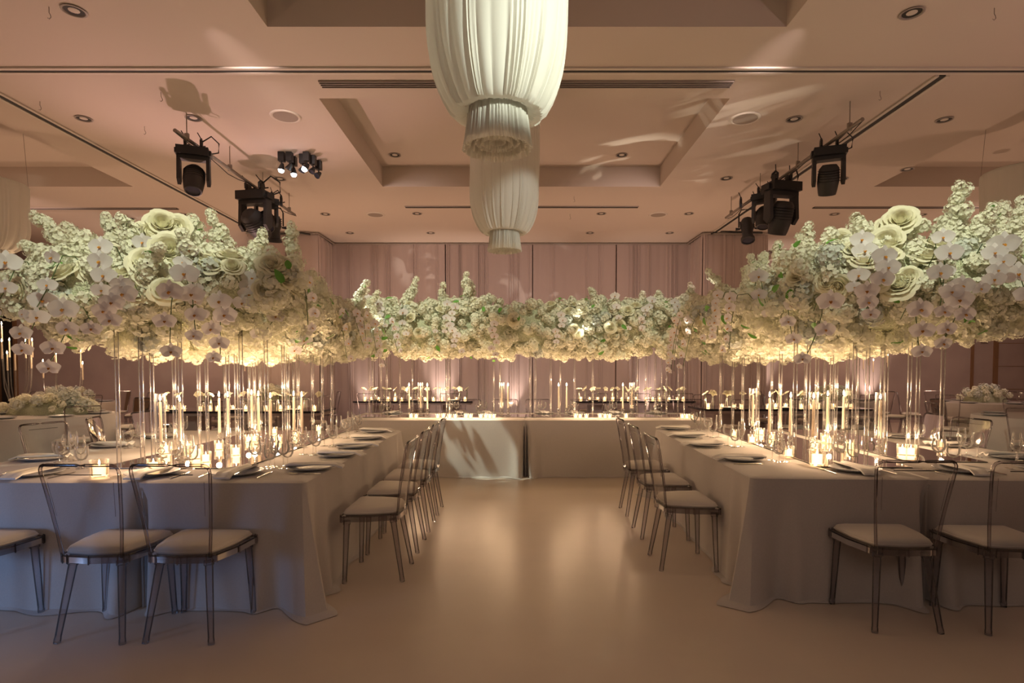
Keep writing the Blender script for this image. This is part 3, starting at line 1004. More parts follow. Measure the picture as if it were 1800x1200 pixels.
LEGS = [leg_me((sx * 0.13, -0.145, 0.418), (sx * 0.175, -0.215, 0)) for sx in (-1, 1)] + \
       [leg_me((sx * 0.190, 0.15, 0.418), (sx * 0.208, 0.165, 0)) for sx in (-1, 1)]


def chair(x, y, rz, label, group, tiny=False):
    """rz=0 faces +y"""
    t = thing('clear_chair', (x, y, 0), rz, label, 'chair', group)
    link('seat_frame', seat_me, t)
    link('cushion', CUSH, t)
    link('back_frame', BF, t)
    link('back_panel', BP, t)
    if not tiny:
        link('seat_rim', seatrim_me, t)
        link('back_groove', BG, t)
    for l_ in LEGS:
        link('leg', l_, t)
    return t


G1 = 'clear chairs at the left table'
for x, lb in ((-2.98, 'clear chair cut off by the left frame edge, front of left table'),
              (-2.20, 'clear chair in front of the left table, left of the table seam'),
              (-1.74, 'clear chair in front of the left table, nearest the aisle')):
    chair(x, 3.12, R(-2), lb, G1)
ys_l = [3.95, 4.54, 5.11, 5.68]
for i, y in enumerate(ys_l):
    chair(-0.97, y, R(90), 'clear chair on the aisle side of the left table, %s from the front' % ORD[i], G1)
for i, (x, y, r) in enumerate(((-4.0, 4.35, -75), (-4.0, 5.05, -105), (-4.0, 5.80, -70), (-4.0, 6.5, -95))):
    chair(x, y, R(r), 'clear chair on the outer side of the left table, %s from the front' % ORD[i], G1)
G2 = 'clear chairs at the right table'
for x, y, lb in ((2.13, 3.24, 'clear chair in front of the right table, nearest the aisle'),
                 (2.72, 3.21, 'clear chair in front of the right table, cut by the right frame edge')):
    chair(x, y, R(-2), lb, G2)
for i, (x, y) in enumerate(((1.25, 4.15), (1.28, 4.90), (1.30, 5.64))):
    chair(x, y, R(-90), 'clear chair on the aisle side of the right table, %s from the front' % ORD[i], G2)
for i, (x, y, r) in enumerate(((4.22, 4.9, 70), (4.25, 5.55, 100), (4.3, 6.2, 80))):
    chair(x, y, R(r), 'clear chair on the outer side of the right table, %s from the front' % ORD[i], G2)
for i, px in enumerate((655, 720, 822, 888, 947, 1040, 1100, 1165, 1225)):
    chair(wx(px, HY1 + 0.25), HY1 + 0.25, R(180 + (i * 37) % 13 - 6), 'clear chair behind the head table, %s from the left' % ORD[i], 'clear chairs behind the head table', True)

# ------------------------------------------------------------------ place settings
mb = MB().lathe([(0, 0.006), (0.085, 0.006), (0.10, 0.009), (0.148, 0.022), (0.153, 0.024), (0.150, 0.018), (0.10, 0.003), (0.085, 0.0), (0, 0.0)], 32)
PLATE = mb.mesh('plate', M['plate'])


def nap(seed):
    rnd = random.Random(seed)
    ph = rnd.uniform(0, 6)

    def f(u, v, dz=0.0):
        y = -0.20 + 0.36 * v
        r = abs(y)
        z = 0.027 if r < 0.148 else 0.027 - (r - 0.148) * 0.42
        x = (u - 0.5) * (0.085 + 0.035 * abs(v - 0.45))
        return (x + 0.006 * math.sin(7 * v + ph), y, max(0.006, z + 0.006 * math.sin(u * 9 + 3 * v + ph) * (0.4 + v)) + dz)
    m = MB()
    m.grid(lambda u, v: f(u, v, 0.010), 8, 14)
    m.grid(lambda u, v: f(u, v, 0.0), 8, 14)
    m.grid(lambda u, v: f(0, u, 0.01 * v), 14, 1)
    m.grid(lambda u, v: f(1, u, 0.01 * v), 14, 1)
    m.grid(lambda u, v: f(u, 0, 0.01 * v), 8, 1)
    m.grid(lambda u, v: f(u, 1, 0.01 * v), 8, 1)
    return m.mesh('napkin', M['napkin'])


NAPS = [nap(s) for s in range(4)]


def cutlery():
    k = MB()
    k.grid(lambda u, v: ((u - 0.5) * (0.016 if v > 0.45 else 0.012) * (1 if v < 0.9 else (1 - v) * 10), -0.11 + 0.22 * v, 0.004 + 0.002 * math.sin(u * 3.14)), 2, 10)
    k.grid(lambda u, v: ((u - 0.5) * (0.016 if v > 0.45 else 0.012) * (1 if v < 0.9 else (1 - v) * 10), -0.11 + 0.22 * v, 0.001), 2, 10)
    f = MB()
    f.grid(lambda u, v: ((u - 0.5) * (0.012 - 0.006 * v), -0.10 + 0.12 * v, 0.004 + 0.002 * math.sin(u * 3.14)), 2, 5)
    f.grid(lambda u, v: ((u - 0.5) * (0.006 + 0.018 * v), 0.02 + 0.03 * v, 0.005), 2, 3)
    for q in range(4):
        f.tube([(-0.0095 + q * 0.0063, 0.05, 0.005), (-0.0095 + q * 0.0063, 0.075, 0.003), (-0.0095 + q * 0.0063, 0.10, 0.007)], [0.002, 0.0018, 0.001], 5)
    return k.mesh('knife', M['steel']), f.mesh('fork', M['steel'])


KNIFE, FORK = cutlery()


def glass_parts(kind):
    if kind == 'wine':
        b = [(0.002, 0.088), (0.020, 0.094), (0.036, 0.110), (0.042, 0.130), (0.040, 0.155), (0.034, 0.185), (0.0335, 0.186), (0.033, 0.185)]
        h = 0.088
    elif kind == 'tall':
        b = [(0.002, 0.085), (0.016, 0.092), (0.026, 0.112), (0.029, 0.150), (0.026, 0.190), (0.023, 0.215)]
        h = 0.085
    else:
        b = [(0.002, 0.055), (0.024, 0.062), (0.037, 0.085), (0.040, 0.110), (0.038, 0.150)]
        h = 0.055
    bo = MB().lathe(b, 18)
    st = MB().lathe([(0.0045, h), (0.0035, h * 0.75), (0.0035, h * 0.25), (0.006, 0.008)], 8)
    ft = MB().lathe([(0.006, 0.008), (0.015, 0.004), (0.034, 0.002), (0.034, 0.0)], 18)
    water = None
    return bo.mesh('bowl', M['glass']), st.mesh('stem', M['glass']), ft.mesh('foot', M['glass'])


GL = {k: glass_parts(k) for k in ('wine', 'tall', 'goblet')}
GN = {'wine': ('wine_glass', 'round wine glass'), 'tall': ('champagne_glass', 'tall champagne glass'), 'goblet': ('water_goblet', 'short water goblet')}


def drinking_glass(kind, p, where, rz=0.0):
    t = thing(GN[kind][0], p, rz, GN[kind][1] + ' ' + where, 'glass', 'stemmed glasses on the tables')
    for nm, me in zip(('bowl', 'stem', 'foot'), GL[kind]):
        link(nm, me, t)


def setting(p, face, where, seed, near=True, small=False):
    """face: the direction (radians, world) from the diner towards the table's middle"""
    rnd = random.Random(seed)
    p = Vector((p[0], p[1], TZ))
    rz = face - math.pi / 2
    d = Vector((math.cos(face), math.sin(face), 0))
    s = Vector((math.sin(face), -math.cos(face), 0))       # the diner's right
    tag(link('plate', PLATE, loc=p, rot=(0, 0, rz)), 'grey stoneware plate ' + where, 'plate', 'plates set on the tables')
    tag(link('napkin', NAPS[seed % 4], loc=p + Vector((0, 0, 0.0005)), rot=(0, 0, rz + R(rnd.uniform(-12, 12)))),
        'folded pale napkin over the plate ' + where, 'napkin', 'napkins laid over the plates')
    if near:
        tag(link('knife', KNIFE, loc=p + s * 0.185 - d * 0.02, rot=(0, 0, rz + R(rnd.uniform(-4, 4)))), 'steel knife right of the plate ' + where, 'cutlery', 'knives beside the plates')
        tag(link('fork', FORK, loc=p - s * 0.185 - d * 0.02, rot=(0, 0, rz + R(rnd.uniform(-4, 4)))), 'steel fork left of the plate ' + where, 'cutlery', 'forks beside the plates')
    gs = (('wine', 0.205, 0.02), ('goblet', 0.215, 0.12), ('tall', 0.285, 0.075)) if not small else (('wine', 0.2, 0.06),)
    for k, a, b in gs:
        drinking_glass(k, p + d * (a + rnd.uniform(-.01, .01)) + s * (b + rnd.uniform(-.01, .01)), 'by the plate ' + where)


def apz(px, py):
    return at(px, py, Z=TZ)


sd = 0
for i, (px, py) in enumerate(((549, 824), (595, 801), (623, 786), (646, 771), (660, 759))):
    setting(apz(px, py), R(180), '%s from the front, aisle side of left table' % ORD[i], sd)
    sd += 1
for i, (px, py) in enumerate(((1303, 808), (1238, 783), (1208, 767), (1186, 754))):
    setting(apz(px, py), R(0), '%s from the front, aisle side of right table' % ORD[i], sd)
    sd += 1
for i, (px, py, wh) in enumerate(((62, 834, 'at the front of left table, furthest left'), (268, 834, 'at the front of left table, in the middle'), (417, 833, 'at the front of left table, near the aisle'))):
    setting(apz(px, py), R(90), wh, sd)
    sd += 1
for i, (px, py, wh) in enumerate(((1502, 827, 'at the front of right table, near the aisle'), (1688, 828, 'at the front of right table, in the middle'), (1835, 826, 'at the front of right table, furthest right'))):
    setting(apz(px, py), R(90), wh, sd)
    sd += 1
for i, y in enumerate((4.15, 4.85, 5.5)):
    setting((LX0 + 0.22, y), R(0), '%s from the front, outer side of left table' % ORD[i], sd, near=False)
    sd += 1
for i, y in enumerate((0.85, 1.5, 2.1)):
    q = RT(2.18, y)
    setting(q, R(180), '%s from the front, outer side of right table' % ORD[i], sd, near=False)
    sd += 1
for i, px in enumerate((690, 806, 856, 956, 1010, 1078, 1155)):
    setting((wx(px, HY1 - 0.2), HY1 - 0.2), R(-90), 'on the head table, %s from the left' % ORD[i], sd, near=False)
    sd += 1

# ------------------------------------------------------------------ candles
def flame_mb(m, z, s=1.0):
    m.lathe([(0.0, z), (0.0045 * s, z + 0.006 * s), (0.0058 * s, z + 0.014 * s), (0.0035 * s, z + 0.026 * s), (0.0, z + 0.036 * s)], 8)
    return m


CANDLE_E = 1.85
CCOL = (1.0, 0.64, 0.37)


def clight(p, e=1.0):
    l = bpy.data.lights.new('candle_light', 'POINT')
    l.color = CCOL
    l.energy = CANDLE_E * e
    l.shadow_soft_size = 0.02
    o = bpy.data.objects.new('candle_light', l)
    o.location = p
    col.objects.link(o)


FL = flame_mb(MB(), 0, 1.35).mesh('flame', M['flame'])
TAP = MB().lathe([(0.0125, 0), (0.012, 0.02), (0.0095, 0.295), (0.006, 0.302), (0.0, 0.303)], 10).mesh('taper', M['wax'])
WICK = MB().tube([(0, 0, 0), (0, 0, 0.008)], 0.001, 4).mesh('wick', M['dark'])
HOLD = MB().lathe([(0.0, 0.0), (0.040, 0.002), (0.042, 0.008), (0.018, 0.014), (0.012, 0.022), (0.024, 0.034), (0.027, 0.045), (0.022, 0.057), (0.011, 0.066),
                   (0.020, 0.076), (0.023, 0.086), (0.018, 0.096), (0.013, 0.102), (0.024, 0.108), (0.026, 0.112), (0.014, 0.114)], 14).mesh('holder', M['glass'])
CHIM = MB().lathe([(0.036, 0.112), (0.036, 0.25), (0.036, 0.47)], 16).mesh('chimney', M['glass'])


def taper(p, where, chim=False, lite=1.0):
    t = thing('taper_candle', p, 0, 'lit ivory taper candle ' + where, 'candle', 'lit taper candles on the tables')
    link('holder', HOLD, t)
    link('taper', TAP, t, loc=(0, 0, 0.108))
    link('flame', FL, t, loc=(0, 0, 0.418))
    if chim:
        link('chimney', CHIM, t)
    clight(Vector(p) + Vector((0, 0, 0.50)), lite)


def taper_px(px, yb, where, **k):
    """yb: the pixel row of the taper's foot (0.11 above the mirror)"""
    q = at(px, yb, Z=MZ + 0.108)
    q.z = MZ
    taper(q, where, **k)


LT = [(283, 777), (317, 781), (386, 761), (401, 762), (443, 752), (476, 767), (517, 757), (531, 762), (455, 758)]
for i, (px, yb_) in enumerate(sorted(LT)):
    taper_px(px, yb_, 'on the left table, %s from the left' % ORD[i], chim=i in (0, 4))
RTp = [(1323, 748), (1352, 762), (1389, 765), (1429, 768), (1454, 757), (1482, 754), (1546, 771), (1372, 752)]
for i, (px, yb_) in enumerate(sorted(RTp)):
    taper_px(px, yb_, 'on the right table, %s from the left' % ORD[i], chim=i in (0, 4, 7))
HTp = [719, 739, 751, 882, 893, 982, 996, 1095, 1111]
for i, px in enumerate(HTp):
    y = HY0 + 0.5 + 0.1 * math.sin(i * 2.3)
    p = Vector((wx(px, y), y, MZ))
    taper(p, 'on the head table, %s from the left' % ORD[i], chim=i in (1, 3, 8), lite=1.0)

VG = MB().lathe([(0.0, 0.0), (0.026, 0.0), (0.028, 0.004), (0.030, 0.062), (0.028, 0.062), (0.0265, 0.008)], 14).mesh('glass_cup', M['votglass'])
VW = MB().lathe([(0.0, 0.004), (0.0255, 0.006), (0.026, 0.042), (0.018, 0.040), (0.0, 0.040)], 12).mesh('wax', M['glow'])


def votive(p, where, s=1.0, lite=0.5):
    t = thing('votive_candle', p, 0, 'lit votive candle in clear glass ' + where, 'candle', 'lit votive candles on the tables')
    t.scale = (s, s, s)
    link('glass_cup', VG, t)
    link('wax', VW, t)
    link('flame', FL, t, loc=(0, 0, 0.040), scale=0.45)
    if lite:
        clight(Vector(p) + Vector((0, 0, 0.105 * s)), lite)


VL = [(175, 838, 1.7), (292, 797, 1.4), (437, 777, 1.1), (448, 776, 1.1), (482, 762, 1.1), (490, 777, 1.1), (415, 800, 1.3), (345, 806, 1.6), (362, 812, 1.2), (330, 790, 1.1),
      (270, 828, 1.3), (385, 790, 1.2), (560, 757, 1.0), (520, 770, 1.0)]
for i, (px, py, s) in enumerate(sorted(VL)):
    q = at(px, py, Z=MZ)
    votive(q, 'on the left table, %s from the left' % ORD[i], s, 0.55)
VR = [(1436, 817, 1.7), (1386, 802, 1.3), (1322, 778, 1.2), (1330, 763, 1.1), (1338, 764, 1.1), (1450, 777, 1.3), (1458, 779, 1.1), (1494, 790, 1.3), (1432, 790, 1.2),
      (1356, 772, 1.1), (1586, 799, 1.3), (1601, 800, 1.3), (1655, 786, 1.1), (1290, 766, 1.0)]
for i, (px, py, s) in enumerate(sorted(VR)):
    q = at(px, py, Z=MZ)
    votive(q, 'on the right table, %s from the left' % ORD[i], s, 0.55)
VH = [722, 731, 769, 779, 790, 800, 819, 827, 845, 854, 861, 868, 1012, 1020, 1031, 1055, 1064, 1072, 1101, 1200]
for i, px in enumerate(VH):
    y = HY0 + 0.14 + (0.05 if i % 3 else 0.10)
    votive((wx(px, y), y, TZ), 'along the head table front edge, %s from the left' % ORD[i], 1.0, 0.35)
for i, px in enumerate((1208, 1216)):
    votive((wx(px, HY0 + 0.17), HY0 + 0.17, TZ), ('near', 'at')[i] + ' the right end of the head table edge', 1.0, 0.3)

# ------------------------------------------------------------------ flowers
def frame_z(n, spin=0.0):
    n = Vector(n).normalized()
    return n.to_track_quat('Z', 'Y').to_matrix().to_4x4() @ Matrix.Rotation(spin, 4, 'Z')


def petal_fn(L, W, cup, curl, tilt, ruf=0.0, ph=0.0):
    """a petal that starts at the origin and opens along +x, z up"""
    ct, st = math.cos(tilt), math.sin(tilt)

    def f(u, v):
        a = (u - 0.5) * 2
        w_ = W * math.sin(math.pi * (0.12 + 0.80 * v)) ** 0.7
        x = L * v * (1 - 0.10 * a * a)
        y = a * w_ * 0.5
        z = cup * (a * a) * W + curl * v * v * L + ruf * math.sin(6 * a + 5 * v + ph) * v
        return (x * ct - z * st, y, x * st + z * ct)
    return f


def rose_me(seed):
    """overlapping cupped petals round a tight spiral heart, the outer ones rolled back"""
    rnd = random.Random(seed)
    m = MB()
    for n, Rl, H, wdeg, roll in ((2, 0.009, 0.046, 210, 0.0), (3, 0.016, 0.048, 160, 0.05), (4, 0.024, 0.047, 130, 0.12), (5, 0.034, 0.043, 110, 0.22),
                                 (5, 0.045, 0.036, 105, 0.38), (6, 0.057, 0.025, 88, 0.55)):
        a0 = rnd.uniform(0, 6)
        for i in range(n):
            ac = a0 + 2 * math.pi * i / n + rnd.uniform(-.12, .12)
            wr = R(wdeg) * rnd.uniform(.92, 1.08)
            Rr, Hh = Rl * rnd.uniform(.94, 1.06), H * rnd.uniform(.95, 1.05)
            ph = rnd.uniform(0, 6)

            def f(u, v):
                a_ = (u - 0.5) * 2
                edge = 1 - 0.30 * a_ ** 4 - 0.06 * a_ * a_
                vv = v * edge
                r = Rr * (0.30 + 0.70 * math.sin(math.pi / 2 * min(1, vv * 1.15)) ** 0.9) + u * 0.004
                z = Hh * vv
                if vv > 0.72:
                    k = (vv - 0.72) / 0.28
                    r += roll * 0.030 * k ** 1.4
                    z -= roll * 0.020 * k ** 2
                z += 0.0015 * math.sin(5 * a_ + ph) * v
                q = ac + a_ * wr / 2 * (0.45 + 0.55 * math.sin(math.pi / 2 * min(1, v * 1.3)))
                return (r * math.cos(q), r * math.sin(q), z - 0.01)
            m.grid(f, 6, 5)
    return m.mesh('rose', M['rose'])


def orchid_bloom_me(seed):
    rnd = random.Random(seed)
    m = MB()
    for a, L, W in ((90, .050, .034), (215, .048, .032), (325, .048, .032)):
        m.grid(petal_fn(L, W, 0.12, -0.15, 0.10, 0.0015), 3, 3, Matrix.Rotation(R(a), 4, 'Z'))
    for a in (12, 168):
        m.grid(petal_fn(.056, .066, 0.06, -0.12, 0.12, 0.002), 4, 4, Matrix.Rotation(R(a), 4, 'Z') @ Matrix.Translation((0, 0, 0.003)))
    m.grid(petal_fn(.018, .014, 0.6, 0.5, 0.6), 2, 3, Matrix.Rotation(R(270), 4, 'Z') @ Matrix.Translation((0, 0, 0.004)), 1)
    for s in (60, 120):
        m.grid(petal_fn(.011, .009, 0.3, 0.3, 0.9), 2, 2, Matrix.Rotation(R(s + 180), 4, 'Z') @ Matrix.Translation((0, 0, 0.005)), 1)
    return m.mesh('orchid_bloom', [M['orchid'], M['lip']])


def floret(m, mt, r, n, rnd, tilt=0.45):
    """small flower: n petals of two triangles each, notched"""
    vs = [(0, 0, 0)]
    fs = []
    for i in range(n):
        a = 2 * math.pi * i / n + rnd.uniform(-.12, .12)
        k = r * rnd.uniform(.85, 1.15)
        z = k * math.tan(tilt) * rnd.uniform(.4, 1.1)
        hw = math.pi / n * 1.05
        b = len(vs)
        vs += [(k * .75 * math.cos(a - hw), k * .75 * math.sin(a - hw), z * .6), (k * math.cos(a - hw * .3), k * math.sin(a - hw * .3), z),
               (k * .9 * math.cos(a), k * .9 * math.sin(a), z * 0.8),
               (k * math.cos(a + hw * .3), k * math.sin(a + hw * .3), z), (k * .75 * math.cos(a + hw), k * .75 * math.sin(a + hw), z * .6)]
        fs += [(0, b, b + 1, b + 2), (0, b + 2, b + 3, b + 4)]
    m.add(vs, fs, mt)


def cluster_mb(rnd, R0, nf, fr, n=6):
    m = MB()
    for i in range(nf):
        z = 1 - 1.75 * (i + 0.5) / nf
        a = i * 2.399963
        s = math.sqrt(max(0, 1 - z * z))
        d = Vector((s * math.cos(a), s * math.sin(a), z)) + Vector([rnd.uniform(-.15, .15) for _ in range(3)])
        d.normalize()
        p = d * R0 * rnd.uniform(.70, 1.18)
        floret(m, Matrix.Translation(p) @ frame_z(d, rnd.uniform(0, 6)), fr * rnd.uniform(.85, 1.2), n, rnd)
    return m


rr = random.Random(5)
CLUS_MB = [cluster_mb(rr, 0.052, 34, 0.0185, 6) for _ in range(5)]
CLUS = [c.mesh('blossom_cluster', M['petal'], False) for c in CLUS_MB]
HYD = [cluster_mb(rr, 0.078, 60, 0.021, 4).mesh('hydrangea', M['hydr'], False) for _ in range(2)]
ROSE = [rose_me(s) for s in range(3)]
ORC = [orchid_bloom_me(s) for s in range(2)]
LEAFM = MB().grid(petal_fn(0.055, 0.032, 0.15, -0.3, 0.3), 3, 4).mesh('leaf', M['leaf'])


def interp(tab, y):
    if y <= tab[0][0]:
        return tab[0][1:]
    for a, b in zip(tab, tab[1:]):
        if y <= b[0]:
            k = (y - a[0]) / (b[0] - a[0])
            return tuple(p + (q - p) * k for p, q in zip(a[1:], b[1:]))
    return tab[-1][1:]


def canopy(name, label, tab, axis, rods, seed, n_stuff, n_part, n_rose, n_orc, n_hyd, n_spray, sprays=None, orcs=()):
    """tab rows: (s, centre, half width, z bottom, z top) along y (axis 'y') or x (axis 'x')"""
    rnd = random.Random(seed)
    s0, s1 = tab[0][0], tab[-1][0]
    c0, hw0, zb0, zt0 = interp(tab, s0)
    base = Vector((c0, s0, 0)) if axis == 'y' else Vector((s0, c0, 0))
    root = thing(name, (0, 0, 0), 0, label, 'flower arrangement', 'raised white flower canopies')

    def S(s, ph, k=1.0):
        """point and outward normal on the cloud; the ends round off"""
        c, hw, zb, zt = interp(tab, s)
        e = min(1.0, max(0.05, min(s - s0, s1 - s) / 0.45 + 0.03))
        e = math.sqrt(1 - (1 - e) ** 2)
        zc, hz = (zb + zt) / 2, (zt - zb) / 2
        nz = noise.noise(Vector((s * 2.3, math.cos(ph) * 1.4 + seed, math.sin(ph) * 1.4)))
        nz += 0.6 * noise.noise(Vector((s * 5.1, math.cos(ph) * 2.8 - seed, math.sin(ph) * 2.8)))
        q = k * e * (1.0 + 0.30 * nz)
        a = abs(math.cos(ph)) ** 0.95 * (1 if math.cos(ph) > 0 else -1)
        b = abs(math.sin(ph)) ** 0.95 * (1 if math.sin(ph) > 0 else -1)
        if b < 0:
            q2 = k * e * (1.0 + 0.14 * nz)
        else:
            q2 = q
        du, dz = a * hw * q, zc + b * hz * q2
        endn = 0.0
        if s - s0 < 0.45:
            endn = -(1 - (s - s0) / 0.45)
        elif s1 - s < 0.45:
            endn = 1 - (s1 - s) / 0.45
        nn = (a / hw, b / hz)
        if axis == 'y':
            return Vector((c + du, s, dz)), Vector((nn[0], endn * 2.2, nn[1])).normalized()
        return Vector((s, c + du, dz)), Vector((endn * 2.2, nn[0], nn[1])).normalized()

    # core
    NS, NP = 26, 18
    vs = [tuple(S(s0 + 0.02 + (s1 - s0 - 0.04) * i / NS, 2 * math.pi * j / NP, 0.76)[0]) for i in range(NS + 1) for j in range(NP)]
    fs = [(i * NP + j, i * NP + (j + 1) % NP, (i + 1) * NP + (j + 1) % NP, (i + 1) * NP + j) for i in range(NS) for j in range(NP)]
    fs += [tuple(range(NP)), tuple(NS * NP + j for j in range(NP))]
    link('flower_core', MB().add(vs, fs).mesh('flower_core', M['core']), root)

    def sample(k=1.0):
        for _ in range(60):
            s = s0 + (s1 - s0) * rnd.random() ** (1.15 if axis == 'y' else 1)
            ph = rnd.uniform(0, 2 * math.pi)
            p, n = S(s, ph, k)
            if rnd.random() < 0.55 + 0.45 * abs(n.z) + 0.0:
                return p, n
        return p, n

    def toward(p, n):
        d = (Vector((0, 0, CH)) - p).normalized()
        return n.dot(d)
    # dense filler blossoms
    sm = MB()
    tot = 0
    while tot < n_stuff:
        p, n = sample(rnd.uniform(0.84, 0.97))
        if toward(p, n) < -0.55 and rnd.random() < 0.7:
            continue
        c = CLUS_MB[tot % 5]
        sm.add(c.v, c.f, Matrix.Translation(p) @ frame_z(n, rnd.uniform(0, 6)) @ Matrix.Diagonal((*((rnd.uniform(1.0, 1.35) * fs_ for fs_ in (FS, FS, FS))), 1)))
        tot += 1
    tag(link('filler_blossoms', sm.mesh('filler_blossoms', M['petal'], False), root), kind='stuff')

    def place(nm, me, k, sc_, want=-0.1, tries=200, nbias=None):
        for _ in range(tries):
            p, n = sample(k)
            if toward(p, n) < want:
                continue
            if nbias and not nbias(p, n):
                continue
            break
        mt = frame_z((n + Vector([rnd.uniform(-.25, .25) for _ in range(3)])), rnd.uniform(0, 6))
        o = link(nm, me, root, loc=p, scale=sc_)
        o.rotation_euler = mt.to_euler()
        return p, n
    for i in range(n_part):
        place('blossom_cluster', CLUS[i % 5], rnd.uniform(0.98, 1.10), FS * rnd.uniform(0.8, 1.25))
    for i in range(n_rose):
        place('rose', ROSE[i % 3], 1.04, FS * rnd.uniform(1.0, 1.45), 0.25, nbias=lambda p, n: n.z > -0.35)
    for i in range(n_hyd):
        place('hydrangea', HYD[i % 2], 1.0, FS * rnd.uniform(0.9, 1.1), 0.2)
    orcs = list(orcs)
    for i in range(n_orc + 34):
        if i >= n_orc:
            place('leaf', LEAFM, 1.20, rnd.uniform(1.2, 1.8), 0.15)
            continue
        # drooping orchid spray: an arching stem with blooms facing out
        big = i < len(orcs)
        for _ in range(200):
            p, n = sample(1.02)
            if toward(p, n) > 0.15 and n.z > -0.45:
                break
        if big:
            ox, oy, oY = orcs[i]
            p = at(ox, oy, Y=oY)
            n = Vector((0.15 if p.x < 0 else -0.15, -1, 0))
        h = Vector((n.x, n.y, 0))
        h = h.normalized() if h.length > 0.01 else Vector((0, -1, 0))
        # lean towards the open side
        L = rnd.uniform(0.24, 0.38) if big else rnd.uniform(0.26, 0.46) * FS ** 0.6
        bsc = 1.45 if big else 1.15
        a0 = p - h * 0.05
        sway = rnd.uniform(-0.16, 0.16)
        pts = [a0, p + Vector((0, 0, 0.07)) + h * 0.02, p + h * 0.10 + Vector((0, 0, 0.06))]
        for q in range(1, 6):
            pts.append(p + h * (0.12 + 0.015 * q) + h.cross(Vector((0, 0, 1))) * (sway * (q / 5) ** 1.5) + Vector((0, 0, 0.04 - L * q / 5)))
        ob = link('orchid_spray', MB().tube([x - p for x in pts], 0.0028, 5).mesh('orchid_spray', M['stem']), root, loc=p)
        nb = 3 + (i % 4)
        for q in range(nb):
            k = q / (nb - 1)
            z = 0.04 - L * k
            side = rnd.uniform(-.045, .045) + sway * k ** 1.5
            sv = h.cross(Vector((0, 0, 1)))
            bp = h * (0.150 + 0.075 * k) + sv * side + Vector((0, 0, z))
            fac = h + Vector((0, 0, -0.15)) + sv * rnd.uniform(-.4, .4) + Vector((0, 0, rnd.uniform(-.2, .2)))
            tocam = (Vector((0, 0, CH)) - p).normalized()
            fac = fac.normalized() + tocam * 0.5
            zq = fac.normalized()
            yq = (Vector((0, 0, 1)) - zq * zq.z).normalized()
            xq = yq.cross(zq)
            mt = Matrix((xq, yq, zq)).transposed()
            b = link('orchid_bloom', ORC[q % 2], ob, loc=bp, scale=bsc * (1 - 0.30 * k) * FS ** 0.5 * rnd.uniform(.9, 1.1))
            b.rotation_euler = mt.to_euler()
    # upright blossom sprays
    lst = list(sprays or [])
    for i in range(n_spray):
        for _ in range(200):
            p, n = sample(0.95)
            if n.z > 0.35:
                break
        lst.append((p, (n + Vector((rnd.uniform(-.8, .8), rnd.uniform(-.4, .4), rnd.uniform(0.2, .9)))).normalized(), rnd.uniform(0.20, 0.40)))
    for p, d, L in lst:
        p, d = Vector(p), Vector(d).normalized()
        bend = Vector([rnd.uniform(-.12, .12) for _ in range(3)])
        pts = [d * (L * q / 6) + bend * (q / 6) ** 2 * L for q in range(-1, 7)]
        ob = link('blossom_spray', MB().tube(pts, [0.006 - 0.0005 * q for q in range(8)], 5).mesh('blossom_spray', M['twig']), root, loc=p)
        nb = max(5, int(L / 0.032))
        for q in range(nb):
            k = (q + 0.6) / nb
            c = d * L * k + bend * k * k * L
            o = link('blossom', CLUS[q % 5], ob, loc=c + Vector([rnd.uniform(-.045, .045) for _ in range(3)]) * (1.25 - k), scale=(1.15 - 0.5 * k) * rnd.uniform(.85, 1.15))
            o.rotation_euler = (rnd.uniform(0, 6), rnd.uniform(0, 6), rnd.uniform(0, 6))
        for q in range(2):
            k = rnd.uniform(.2, .9)
            o = link('leaf', LEAFM, ob, loc=d * L * k + bend * k * k * L)
            o.rotation_euler = (rnd.uniform(-.6, .6), rnd.uniform(-1, 0.3), rnd.uniform(0, 6))
    # rods
    for (x, y, z0, z1, r) in rods:
        key = (round(z1 - z0, 2), r)
        if key not in RODME:
            RODME[key] = MB().tube([(0, 0, 0), (0, 0, 0.01), (0, 0, z1 - z0)], [r * 1.0, r, r], 12).mesh('rod', M['rodm'])
        link('rod', RODME[key], root, loc=(x, y, z0))
    return root


RODME = {}
FS = 1.0
rr = random.Random(99)


def rods_side(xs_px, xa, xb, ya, yb2, zt=1.80):
    out = []
    for px in xs_px:
        u = (px - PX) / F
        for _ in range(80):
            X = rr.uniform(xa, xb)
            Y = X / u
            if ya <= Y <= yb2:
                break
        else:
            Y = min(max(Y, ya), yb2)
            X = Y * u
        out.append((X, Y, MZ, zt + rr.uniform(0, 0.0), 0.0145))
    return out


lr = rods_side([206, 248, 267, 306, 317, 349, 363, 395, 400, 424, 438, 447, 457, 468, 498, 506, 516, 524, 549, 566, 415, 583], mL0 + 0.04, mL1 - 0.04, LY0 + 0.5, LY1 - 0.12)
q0, q1 = RT(0.62, 1.0), RT(1.82, 1.0)
rr_ = rods_side([1267, 1289, 1306, 1333, 1357, 1372, 1398, 1416, 1421, 1436, 1450, 1462, 1470, 1490, 1502, 1508, 1551, 1558, 1599, 1614, 1657, 1525], q0.x + 0.02, q1.x - 0.02, pR.y + 0.68, pR.y + RLEN - 0.15)
hr = []
for px in (649, 655, 670, 680, 703, 725, 785, 790, 868, 879, 932, 941, 968, 985, 1010, 1042, 1120, 1135, 1152, 1163, 1172, 1192, 1203):
    y = HY0 + 0.58 + rr.choice((-0.18, 0.18))
    hr.append((wx(px, y), y, MZ, 1.86, 0.012))

